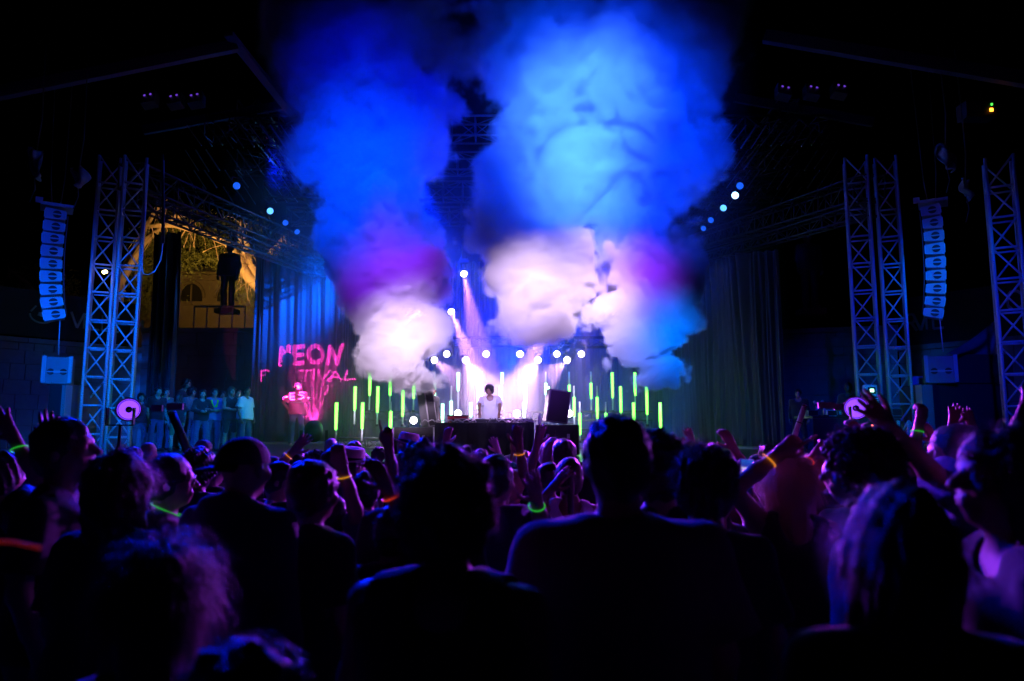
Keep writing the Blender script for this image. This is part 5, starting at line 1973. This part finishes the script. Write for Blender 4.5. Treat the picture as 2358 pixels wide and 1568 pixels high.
person(8, 1040, 3.4, 'person at the left edge with a small hand up and a green bracelet', vox=.009, hair='short', topc='black', hands={'R': ((34, 1012, 3.2), 'spread', None)}, bands={'R': 'green'})
person(560, 1395, .95, 'dark blurred shoulder at the bottom left, behind the rim lit head', vox=.009, hair='messy', topc='black', height=1.34, strands=2500)
# -- arms that stand out of the crowd
person(842, 1085, 4.0, 'dark haired person pointing high towards the smoke with the right arm', vox=.008, hair='short', topc='black', yaw=0, top='tank', skin=1,
       hands={'R': ((893, 1000, 3.75), 'point', (.4, .2, -.8), (0, 1, .2))}, strands=300)
person(905, 1165, 2.7, 'short person holding up an arm with a red glow bracelet', vox=.008, hair='short', topc='black', skin=1,
       hands={'R': ((884, 1108, 2.45), 'relaxed', (.5, -.1, -.8), (-.5, .5, 0))}, bands={'R': 'red'})
person(765, 1140, 3.2, 'person raising a phone hand with an orange bracelet below the fedora', vox=.009, hair='short', topc='navy',
       hands={'R': ((788, 1075, 3.0), 'grip', (.5, 0, -.8), (0, 1, 0))}, bands={'R': 'yellow'}, skin=1)
person(690, 1060, 5.3, 'person with a spread hand raised below the man in the pink jersey', vox=.009, hair='short', topc='pink',
       hands={'L': ((674, 1040, 5.1), 'spread', None)}, bands={'L': 'orange'})
person(1055, 1062, 6.2, 'person raising a half closed hand with a green bracelet before the DJ table', vox=.010, hair='short', topc='black',
       hands={'L': ((1026, 1013, 6.0), 'relaxed', None)}, bands={'L': 'green'})
person(1178, 1066, 4.8, 'person reaching up to the DJ table with an orange glow bracelet', vox=.009, hair='short', topc='black', skin=1,
       hands={'R': ((1190, 1012, 4.5), 'relaxed', (-.4, 0, -.9), (.3, .8, 0))}, bands={'R': 'orange'})
person(1128, 1068, 7.0, 'person holding an open palm up below the DJ', vox=.011, hair='short', topc='black', hands={'R': ((1147, 1040, 6.8), 'open', None)})
person(1262, 1070, 5.4, 'person with a tall raised arm right of the DJ table', vox=.010, hair='short', topc='black', hands={'L': ((1238, 1010, 5.2), 'open', None)})
person(1310, 1055, 4.2, 'person with braided hair left of the tallest man, hands clasped', vox=.008, hair='ponytail', hairc='brown', strands=700, topc='white', female=True, top='tank', skin=1,
       hands={'L': ((1270, 1125, 3.9), 'open', (-.6, .2, -.7), (.8, .3, 0))})
person(1298, 1010, 5.6, 'taller head with a small bun before the flight case', vox=.009, hair='bun', hairc='black', topc='black', strands=500)
person(1272, 1014, 6.0, 'light haired head close beside the one with a small bun', vox=.010, hair='long', hairc='blond', female=True, strands=600, topc='white')
person(1585, 1055, 6.8, 'person with one thin arm raised before the right curtain', vox=.011, hair='short', topc='black', hands={'R': ((1586, 990, 6.6), 'open', None)})
person(1690, 1062, 5.0, 'dark person with an arm lifted before the right floor edging', vox=.010, hair='short', topc='black', hands={'R': ((1688, 1030, 4.8), 'relaxed', None)})
person(1925, 1052, 4.6, 'person lifting a hand with a red glow stick, right of the fair curls', vox=.010, hair='short', topc='black', hands={'L': ((1873, 1050, 4.5), 'relaxed', None)}, bands={'L': 'red'})
person(1960, 1040, 5.6, 'person lifting a bent hand below the mixing table', vox=.010, hair='short', topc='black', hands={'R': ((1985, 1000, 5.5), 'relaxed', None)})
person(2060, 1040, 5.2, 'person with a red glow band raised between the right towers', vox=.010, hair='messy', topc='black', hands={'R': ((2150, 1015, 5.0), 'relaxed', None)}, bands={'R': 'red'})
# -- hats and other readable heads
person(808, 1024, 5.4, 'man in a pale fedora with a dark band, below the riser truss', vox=.009, hair='short', hat=True, topc='white', yaw=-.5, height=ground_z(5.4) + P(808, 1024, 5.4).z - .06)
person(940, 1000, 6.4, 'person in a dark wide hat in front of the left flight case', vox=.010, hair='short', hat=True, topc='black', yaw=.2)
person(488, 1046, 5.4, 'bald headed man lit violet, left of the capped man', vox=.009, hair='none', topc='black', yaw=-.3)
person(640, 1062, 4.6, 'smiling person in glasses lit violet between the cap and the bun', vox=.009, hair='short', glasses=True, topc='white', yaw=-1.5, female=True)
person(628, 1048, 7.2, 'person in a knitted dark cap right of the capped man', vox=.010, hair='none', cap='front', topc='black')
person(690, 1012 + 20, 7.0, 'small dark head in the gap below the jersey man, cap on', vox=.010, hair='none', cap='back', topc='black')
person(765, 1032, 5.2, 'dark smooth haired head left of the fedora', vox=.009, hair='short', hairc='black', topc='black', strands=400)
person(726, 1042, 5.8, 'brown haired head with violet shine, left of the fedora', vox=.010, hair='messy', hairc='brown', topc='black', strands=500)
person(1222, 1050, 5.4, 'capped head with a thin violet outline left of the raised hands', vox=.010, hair='none', cap='back', topc='black')
person(1262, 1062, 4.9, 'bald head with a thin violet outline beside the capped one', vox=.010, hair='crop', topc='black')
# -- the rest of the crowd up to the stage
far_variants = []
hz_ = ['short', 'curly', 'long', 'ponytail', 'messy', 'short', 'bun', 'crop']
for i, h in enumerate(hz_):
    sp_ = dict(vox=.013, hair=h, hairc=('black', 'brown', 'black', 'blond', 'brown', 'grey', 'black', 'black')[i], topc=('black', 'navy', 'wine', 'white', 'grey', 'green', 'teal', 'sand')[i],
               female=h in ('long', 'ponytail', 'bun'), strands=0 if h in ('crop', 'short') else 250, seed=50 + i, skin=i % 3)
    far_variants.append((sp_, build_person(sp_), h))
rf = random.Random(17)
lm = [(0, 'left edge of the picture'), (120, 'left speaker stack'), (230, 'left lattice towers'), (330, 'left floodlight'), (430, 'black confetti tube'), (520, 'right end of the onlookers'), (620, 'pink lettering'),
      (740, 'large moving light'), (850, 'riser truss'), (950, 'left flight case'), (1060, 'left end of the DJ table'), (1140, 'middle of the DJ table'), (1220, 'right end of the DJ table'), (1290, 'tilted speaker'),
      (1380, 'green tubes at the right'), (1500, 'last green tube'), (1600, 'right curtain'), (1720, 'right floor edging'), (1830, 'pale confetti tube'), (1950, 'mixing table'), (2070, 'right lattice towers'),
      (2180, 'right bass cabinet'), (2300, 'right edge of the picture')]
hn = {'short': 'short haired', 'curly': 'curly haired', 'long': 'long haired', 'ponytail': 'fair pony tailed', 'messy': 'tousled brown haired', 'bun': 'bun wearing', 'crop': 'close cropped'}
used = set()
GC = 'people of the crowd between the front rows and the stage'
for row, (d, n) in enumerate(((4.4, 9), (5.8, 11), (7.2, 13), (8.6, 14), (10.4, 15))):
    for i in range(n):
        u = 60 + (2280 / n) * (i + .5) + rf.uniform(-35, 35)
        dd = d + rf.uniform(-.35, .35)
        if 1180 < u < 1330 and d < 7:
            continue
        k = rf.randrange(8)
        sp_, mes, h = far_variants[k]
        hh = rf.uniform(1.50, 1.70)
        p = P(u, 1040, dd)
        gz_ = ground_z(dd)
        t = empty('person', (p.x, dd, gz_), rf.uniform(-.5, .5), hh / 1.76)
        for kk, me in mes.items():
            obj('shoe' if kk.startswith('shoe') else kk, me, t)
        w = min(lm, key=lambda a: abs(a[0] - u))[1]
        rown = ('nearest', 'near', 'middle', 'far', 'farthest')[row]
        lab = '%s person, %s crowd row, below the %s' % (hn[h], rown, w)
        if lab in used:
            lab = lab.replace('person', 'person in %s' % sp_['topc'])
        used.add(lab)
        tag(t, lab, 'person', GC)

# phone in the hands of the filming woman
c = P(1720, 1088, 3.55)
t = empty('smartphone', c, .0)
s_ = .9
bevel(obj('phone_body', J('phone_body', [box_np((-.036, 0, -.072), (.036, .008, .072))], mat('phone_frame', (.5, .4, .7), .3, .5)), t), .004)
scm = mat('phone_screen', (.01, .01, .02), .1)
nt = scm.node_tree
tcn = nt.nodes.new('ShaderNodeTexCoord')
sp_ = nt.nodes.new('ShaderNodeSeparateXYZ')
nt.links.new(tcn.outputs['Object'], sp_.inputs[0])
cr = nt.nodes.new('ShaderNodeValToRGB')
mr = nt.nodes.new('ShaderNodeMapRange')
mr.inputs['From Min'].default_value = -.05
mr.inputs['From Max'].default_value = .066
nt.links.new(sp_.outputs[2], mr.inputs['Value'])
nt.links.new(mr.outputs[0], cr.inputs[0])
cr.color_ramp.interpolation = 'EASE'
e = cr.color_ramp.elements
e[0].position, e[0].color = 0, (.0, .0, .02, 1)
e[1].position, e[1].color = 1, (.02, .12, .7, 1)
for pos, col in ((.28, (.0, .02, .3, 1)), (.45, (.9, .6, .95, 1)), (.5, (.1, .1, .8, 1)), (.62, (.8, .7, 1, 1)), (.7, (.01, .05, .5, 1))):
    x = e.new(pos)
    x.color = col
nb_ = nt.nodes['Principled BSDF']
nt.links.new(cr.outputs[0], nb_.inputs['Emission Color'])
nb_.inputs['Emission Strength'].default_value = .7
obj('screen', J('screen', [box_np((-.032, -.0015, -.05), (.032, 0, .066))], scm), t)
for i in range(4):
    obj('screen_icon', J('screen_icon', [tube_np([(-.021 + .014 * i, -.003, -.060), (-.021 + .014 * i, -.0005, -.060)], .0032, 10)], emis('icon_red', (1, .1, .05), 2) if i == 3 else emis('icon_white', (1, 1, 1), 1)), t)
t.rotation_euler = (R(-6), R(4), 0)
tag(t, 'smartphone held up filming the stage, right of the pinned up curls', 'smartphone')
# red glow stick at the far lower left
A, B = P(-30, 1246, 1.12), P(92, 1262, 1.12)
o = obj('glow_stick', J('glow_stick', [tube_np([A, (A + B) / 2 + Vector((0, 0, .004)), B], .0028, 8)], mat('glow_stick_red', (.6, .05, .02), .4, emit=(1, .05, .01), estr=.08), True))
tag(o, 'blurred red glow stick at the lower left edge', 'glow stick')

# ------------------------------------------------------------------ on the stage
dj = person(1128, 886, 15.6, 'DJ in a loose white V neck T-shirt leaning over the table', None, base_z=STZ, yaw=PI, vox=.009, hair='curly', hairc='black', strands=900, topc='white', neck=.05, loose=.028, wide=1.18,
            lean=(0, .10), head=(-.35, -.32, 0), hands={'R': ((1102, 966, 15.1), 'relaxed', (.6, .2, 0), (0, 0, -1)), 'L': ((1150, 966, 15.1), 'relaxed', (-.8, .2, 0), (0, 0, -1))}, skin=1, legc='black')
person(994, 888, 16.0, 'dark dressed man behind the slim leaning speaker', None, base_z=STZ, yaw=-2.2, vox=.011, hair='crop', topc='black', legc='black', skin=2)
jm = person(686, 878, 20.2, 'man in a pink football jersey and cap standing in the pink light', None, base_z=STZ, yaw=-2.6, vox=.011, hair='none', cap='back', topc='pink', loose=.04, wide=1.0, legc='blue', whiteshoe=True, head=(.15, .1, 0),
            armR=((.22, .03, .98), 'relaxed', (.9, -.3, 0)))
for z, w in ((1.30, .20), (1.24, .13), (1.18, .20)):
    obj('jersey_stripe', J('jersey_stripe', [tube_np([(x, .165 - .5 * x * x, z) for x in np.linspace(-w * .2 - .05, w, 7)], .014, 6)], M_WHITE, True), jm)
for s_ in (-1, 1):
    for z in (1.32, 1.27):
        obj('sleeve_stripe', J('sleeve_stripe', [tube_np([(s_ * (.25 + .05) + .085 * math.cos(a), .085 * math.sin(a), z) for a in np.linspace(0, 2 * PI, 14, endpoint=False)], .010, 5, True)], M_WHITE, True), jm)
on = [(326, 905, 16.6, 'woman in a wine top, leftmost onlooker beside the floodlight', dict(hair='long', female=True, topc='wine')),
      (364, 890, 16.8, 'onlooker with a red glow stick at the mouth, black top', dict(hair='short', topc='black')),
      (382, 893, 17.4, 'onlooker in a striped grey shirt with a green glow necklace', dict(hair='short', topc='grey', necklace='green')),
      (411, 905, 16.4, 'dark haired onlooker from behind in patterned green shorts', dict(hair='long', female=True, topc='black', legc='green', shorts=True, yaw=.6)),
      (429, 872, 18.6, 'tallest onlooker at the back by the stone wall', dict(hair='messy', topc='black')),
      (441, 892, 17.2, 'onlooker in a grey blue sweater with dark curls', dict(hair='curly', topc='grey', top='long')),
      (467, 896, 16.6, 'onlooker in dark clothes with long black hair', dict(hair='long', female=True, topc='black', top='long')),
      (494, 893, 16.8, 'onlooker in a blue patterned shirt with neon green lapels', dict(hair='short', topc='blue', glasses=True)),
      (512, 900, 18.0, 'small onlooker half hidden behind the woman in black shorts', dict(hair='long', female=True, topc='grey')),
      (532, 890, 16.8, 'woman with pale bare legs, black top and black skirt', dict(hair='long', hairc='brown', female=True, top='tank', topc='black', legc='black', shorts=True)),
      (548, 896, 17.6, 'onlooker in a pale blue shirt behind the man in white', dict(hair='short', topc='blue')),
      (567, 890, 16.8, 'man in a white T-shirt, rightmost onlooker', dict(hair='short', topc='white', loose=.05))]
for u, v, d, l, sp_ in on:
    sp_.setdefault('yaw', -2.2 - .3 * ((u * 7) % 3 - 1))
    sp_['vox'] = .011
    armL = ((-.05, .26, 1.12), 'grip', (-.8, 0, -.5), (0, 0, 1)) if u in (467, 494, 532, 441) else None
    if armL:
        sp_['armL'] = armL
        sp_['armR'] = ((.06, .28, 1.12), 'grip', (.8, 0, -.5), (0, 0, 1))
    o = person(u, v, d, l, 'onlookers standing at the left side of the stage', base_z=STZ, skin=(u // 7) % 2, **{k_: v_ for k_, v_ in sp_.items()})
    if u == 494:
        for s_ in (-1, 1):
            obj('neon_lapel', J('neon_lapel', [bar_np((s_ * .085, .10, 1.42), (s_ * .03, .155, 1.22), .05, .02)], mat('neon_vest', (.3, .9, .05), .6)), o)
person(1837, 896, 17.0, 'dark dressed man standing before the stone wall at the right', None, base_z=STZ, yaw=2.6, vox=.012, hair='short', topc='black', top='long', legc='black')
person(1952, 880, 15.5, 'dark silhouette of a man beside the right floodlight', None, base_z=STZ, yaw=2.4, vox=.012, hair='short', topc='black', legc='black', skin=2)
# ------------------------------------------------------------------ smoke
def smoke():
    vox = 0.042
    lo = np.array([-6.0, 12.0, 1.5])
    n = np.array([282, 114, 238])
    hi = lo + vox * (n - 1)
    rs = np.random.RandomState(7)

    def noise(freq, seed):
        """value noise on the whole grid, quintic upsampling of a random lattice, one matrix per axis"""
        r = np.random.RandomState(seed)
        dims = [int(math.ceil((hi[i] - lo[i]) * freq[i])) + 3 for i in range(3)]
        a = r.uniform(-1, 1, dims).astype(np.float32)
        for ax in range(3):
            p = (np.arange(n[ax]) * vox * freq[ax]) + r.uniform(0, 1)
            i = np.floor(p).astype(int)
            f = p - i
            # cubic b-spline weights are smooth and free of lattice corners
            w = [(1 - f) ** 3 / 6, (3 * f ** 3 - 6 * f ** 2 + 4) / 6, (-3 * f ** 3 + 3 * f ** 2 + 3 * f + 1) / 6, f ** 3 / 6]
            M = np.zeros((n[ax], dims[ax] + 3), np.float32)
            for k in range(4):
                M[np.arange(n[ax]), i + k] += w[k]
            a = np.concatenate([a, np.take(a, range(3), axis=0)], axis=0) if a.shape[0] < M.shape[1] else a
            a = np.tensordot(M, a, axes=(1, 0))
            a = np.moveaxis(a, 0, 2)
        return (a * 1.9).astype(np.float32)

    X, Y, Z = [lo[i] + vox * np.arange(n[i], dtype=np.float32) for i in range(3)]
    wx = sum(noise((f, f, f * .8), s) * w for f, s, w in ((.35, 1, .55), (.9, 2, .25), (2.2, 3, .10)))
    wy = sum(noise((f, f, f), s) * w for f, s, w in ((.4, 4, .4), (1.0, 5, .2)))
    wz = sum(noise((f, f, f), s) * w for f, s, w in ((.4, 6, .35), (1.0, 7, .25), (2.4, 8, .08)))
    gx = X[:, None, None] + wx
    gy = Y[None, :, None] + wy
    gz = Z[None, None, :] + wz
    # puffs: (u, v, depth, radius in view px)
    PL = {
        'left': [(978, 945, 16.6, 15), (968, 912, 16.5, 26), (1000, 890, 16.4, 24), (955, 868, 16.2, 44), (915, 815, 16.2, 72), (960, 790, 16.3, 66), (925, 750, 16.4, 84), (935, 690, 16.6, 90),
                 (905, 610, 16.8, 108), (885, 520, 17, 122), (850, 430, 17, 150), (840, 330, 17, 170), (840, 220, 17, 190), (800, 100, 17, 190), (880, 20, 17, 220), (980, 120, 17.4, 120), (1075, 150, 18.0, 100), (1085, 40, 18.0, 110), (1060, 270, 18.0, 60)],
        'centre': [(1190, 750, 16, 34), (1185, 700, 16, 60), (1215, 640, 16.2, 92), (1275, 640, 16.2, 74), (1225, 550, 16.4, 92), (1270, 520, 16.4, 80), (1180, 440, 16.6, 105),
                   (1230, 330, 16.7, 125), (1250, 210, 16.7, 140), (1290, 90, 16.8, 165), (1290, -20, 17, 190)],
        'right': [(1440, 870, 16.4, 30), (1490, 850, 16.3, 40), (1455, 810, 16.2, 64), (1475, 740, 16.3, 84), (1450, 680, 16.4, 88), (1440, 560, 16.5, 80), (1490, 600, 16.5, 92), (1440, 460, 16.6, 125),
                  (1480, 360, 16.6, 150), (1440, 250, 16.6, 195), (1470, 120, 16.8, 200), (1560, 10, 17, 200), (1400, 20, 17, 220), (1590, 370, 17, 70)],
    }
    sdf = np.full(n, 9.0, np.float32)
    for key, pts in PL.items():
        s = np.full(n, 9.0, np.float32)
        prev = None
        chain = []
        for u, v, d, r in pts:
            d = d - 1.9
            c = np.array(P(u, v, d))
            chain.append((c, r * 1.05 * d / FPX))
        for c, r in chain:
            dd = np.sqrt((gx - c[0]) ** 2 + ((gy - c[1]) * 1.25) ** 2 + (gz - c[2]) ** 2) - r
            k = 0.35
            h = np.clip(0.5 + 0.5 * (s - dd) / k, 0, 1)
            s = s * (1 - h) + dd * h - k * h * (1 - h)
        sdf = np.minimum(sdf, s)
    # a dark cleft stays open between the centre and the right column
    cl = [P(u, v, 14.4) for u, v in ((1420, 430), (1372, 480), (1352, 560), (1372, 640), (1330, 705), (1345, 790))]
    dm = np.full(n, 9.0, np.float32)
    k_ = 14.4 / gy                    # the cleft is carved along the camera rays, rising as it goes deeper
    wxx, wzz = gx * k_, (gz - CAM_H) * k_ + CAM_H
    for p0, p1 in zip(cl[:-1], cl[1:]):
        bx, bz = p1.x - p0.x, p1.z - p0.z
        ax_, az_ = wxx - p0.x, wzz - p0.z
        t = np.clip((ax_ * bx + az_ * bz) / (bx * bx + bz * bz), 0, 1)
        dm = np.minimum(dm, np.hypot(ax_ - t * bx, az_ - t * bz))
    sdf = np.where(gy < 14.55, np.maximum(sdf, (0.42 - dm) * 2.3), sdf)
    del wxx, wzz, dm
    # cauliflower edges: billowed noise pushes the surface about, finer and stronger near the ground
    zz = np.clip((Z - 3.2) / 6.0, 0, 1)[None, None, :]
    b = np.zeros(n, np.float32)
    a = 0.33
    f = 0.95
    for o in range(6):
        b -= a * (np.abs(noise((f, f, f), 20 + o)) * 2.1 - 0.62)
        a *= 0.64
        f *= 1.95
    sdf = sdf + b * (1.0 + 0.3 * zz) - 0.04
    edge = 0.06 + 0.34 * zz ** 1.3
    core = np.clip(-sdf / edge, 0, 1)
    core = core * core * (3 - 2 * core)
    inner = 0.8 + 0.7 * noise((1.3, 1.3, 1.3), 41) + 0.6 * noise((3.1, 3.1, 3.1), 42) + 0.5 * noise((6.5, 6.5, 6.5), 43)
    dens = core * np.clip(inner, 0.06, 2.2) * (11.0 - 8.2 * zz ** .7)
    # thin veil of fog hanging round the plumes and over the stage
    veil = np.exp(-np.maximum(sdf, 0) / 0.8) * 0.012
    dens = dens + veil * (1 - core) * (0.4 + zz)
    # soft fade to the sides of the grid so no face shows
    for ax, arr in ((0, X), (1, Y), (2, Z)):
        t = np.minimum(arr - lo[ax], hi[ax] - arr) / (1.0 if ax == 0 else 0.5)
        if ax == 2:
            t = (arr - lo[ax]) / 0.5
        t = np.clip(t, 0, 1)
        sh = [1, 1, 1]
        sh[ax] = -1
        dens = dens * t.reshape(sh)
    dens[dens < 0.004] = 0
    N = int(n.prod())
    me = bpy.data.meshes.new('smoke')
    me.vertices.add(N)
    at = me.attributes.new('density', 'FLOAT', 'POINT')
    at.data.foreach_set('value', dens.astype(np.float32).ravel())
    o = bpy.data.objects.new('smoke', me)
    COL.objects.link(o)
    m = bpy.data.materials.new('smoke_volume')
    m.use_nodes = True
    nt = m.node_tree
    nt.nodes.clear()
    out = nt.nodes.new('ShaderNodeOutputMaterial')
    pv = nt.nodes.new('ShaderNodeVolumePrincipled')
    pv.inputs['Color'].default_value = (0.93, 0.93, 0.93, 1)
    pv.inputs['Density'].default_value = 1.0
    pv.inputs['Anisotropy'].default_value = 0.2
    nt.links.new(pv.outputs[0], out.inputs['Volume'])
    me.materials.append(m)
    g = bpy.data.node_groups.new('smoke_grid', 'GeometryNodeTree')
    g.interface.new_socket('Geometry', in_out='INPUT', socket_type='NodeSocketGeometry')
    g.interface.new_socket('Geometry', in_out='OUTPUT', socket_type='NodeSocketGeometry')
    N_ = g.nodes.new
    gi, go = N_('NodeGroupInput'), N_('NodeGroupOutput')
    vc = N_('GeometryNodeVolumeCube')
    vc.inputs['Min'].default_value = lo
    vc.inputs['Max'].default_value = hi
    for i, ax in enumerate('XYZ'):
        vc.inputs['Resolution ' + ax].default_value = int(n[i])
    pos = N_('GeometryNodeInputPosition')
    sub = N_('ShaderNodeVectorMath')
    sub.operation = 'SUBTRACT'
    sub.inputs[1].default_value = lo
    g.links.new(pos.outputs[0], sub.inputs[0])
    sc = N_('ShaderNodeVectorMath')
    sc.operation = 'SCALE'
    sc.inputs['Scale'].default_value = 1 / vox
    g.links.new(sub.outputs[0], sc.inputs[0])
    sp = N_('ShaderNodeSeparateXYZ')
    g.links.new(sc.outputs[0], sp.inputs[0])

    def mth(op, a, b=None):
        q = N_('ShaderNodeMath')
        q.operation = op
        for i, x in enumerate((a, b)):
            if x is None:
                continue
            if isinstance(x, (int, float)):
                q.inputs[i].default_value = x
            else:
                g.links.new(x, q.inputs[i])
        return q.outputs[0]
    ix, iy, iz = [mth('MINIMUM', mth('MAXIMUM', mth('ROUND', sp.outputs[i]), 0), int(n[i] - 1)) for i in range(3)]
    # integer maths: one million and more does not stay exact in a float
    def imth(op, a, b):
        q = N_('FunctionNodeIntegerMath')
        q.operation = op
        for i, x in enumerate((a, b)):
            if isinstance(x, int):
                q.inputs[i].default_value = x
            else:
                g.links.new(x, q.inputs[i])
        return q.outputs[0]
    idx = imth('ADD', imth('MULTIPLY', imth('ADD', imth('MULTIPLY', ix, int(n[1])), iy), int(n[2])), iz)
    si = N_('GeometryNodeSampleIndex')
    si.data_type = 'FLOAT'
    na = N_('GeometryNodeInputNamedAttribute')
    na.data_type = 'FLOAT'
    na.inputs['Name'].default_value = 'density'
    g.links.new(gi.outputs[0], si.inputs['Geometry'])
    g.links.new(na.outputs[0], si.inputs['Value'])
    g.links.new(idx, si.inputs['Index'])
    g.links.new(si.outputs[0], vc.inputs['Density'])
    sm = N_('GeometryNodeSetMaterial')
    sm.inputs['Material'].default_value = m
    g.links.new(vc.outputs[0], sm.inputs[0])
    g.links.new(sm.outputs[0], go.inputs[0])
    md = o.modifiers.new('grid', 'NODES')
    md.node_group = g
    o['kind'] = 'stuff'
    return o
smoke_o = smoke()
# ------------------------------------------------------------------ stage fog
fog = obj('haze', J('haze', [box_np((-6.9, 15.3, 1.15), (6.3, 25.6, 8.35))], None))
fog.data.materials.clear()
hm_ = bpy.data.materials.new('haze_volume')
hm_.use_nodes = True
hn_ = hm_.node_tree
hn_.nodes.clear()
ho = hn_.nodes.new('ShaderNodeOutputMaterial')
hp_ = hn_.nodes.new('ShaderNodeVolumePrincipled')
hp_.inputs['Color'].default_value = (.9, .9, .9, 1)
hp_.inputs['Density'].default_value = 0.045
hp_.inputs['Anisotropy'].default_value = 0.35
hn_.links.new(hp_.outputs[0], ho.inputs['Volume'])
fog.data.materials.append(hm_)
tag(fog, kind='stuff')
# light thrown on the crowd by the two round floodlights and by the rig
for c, D, w_ in ((c1, D1, 22), (c2, D2, 260)):
    spot(c + D * .03, c + D * 3, (.42, .08, 1.0), w_, 90, .5, .05, 'flood_light')
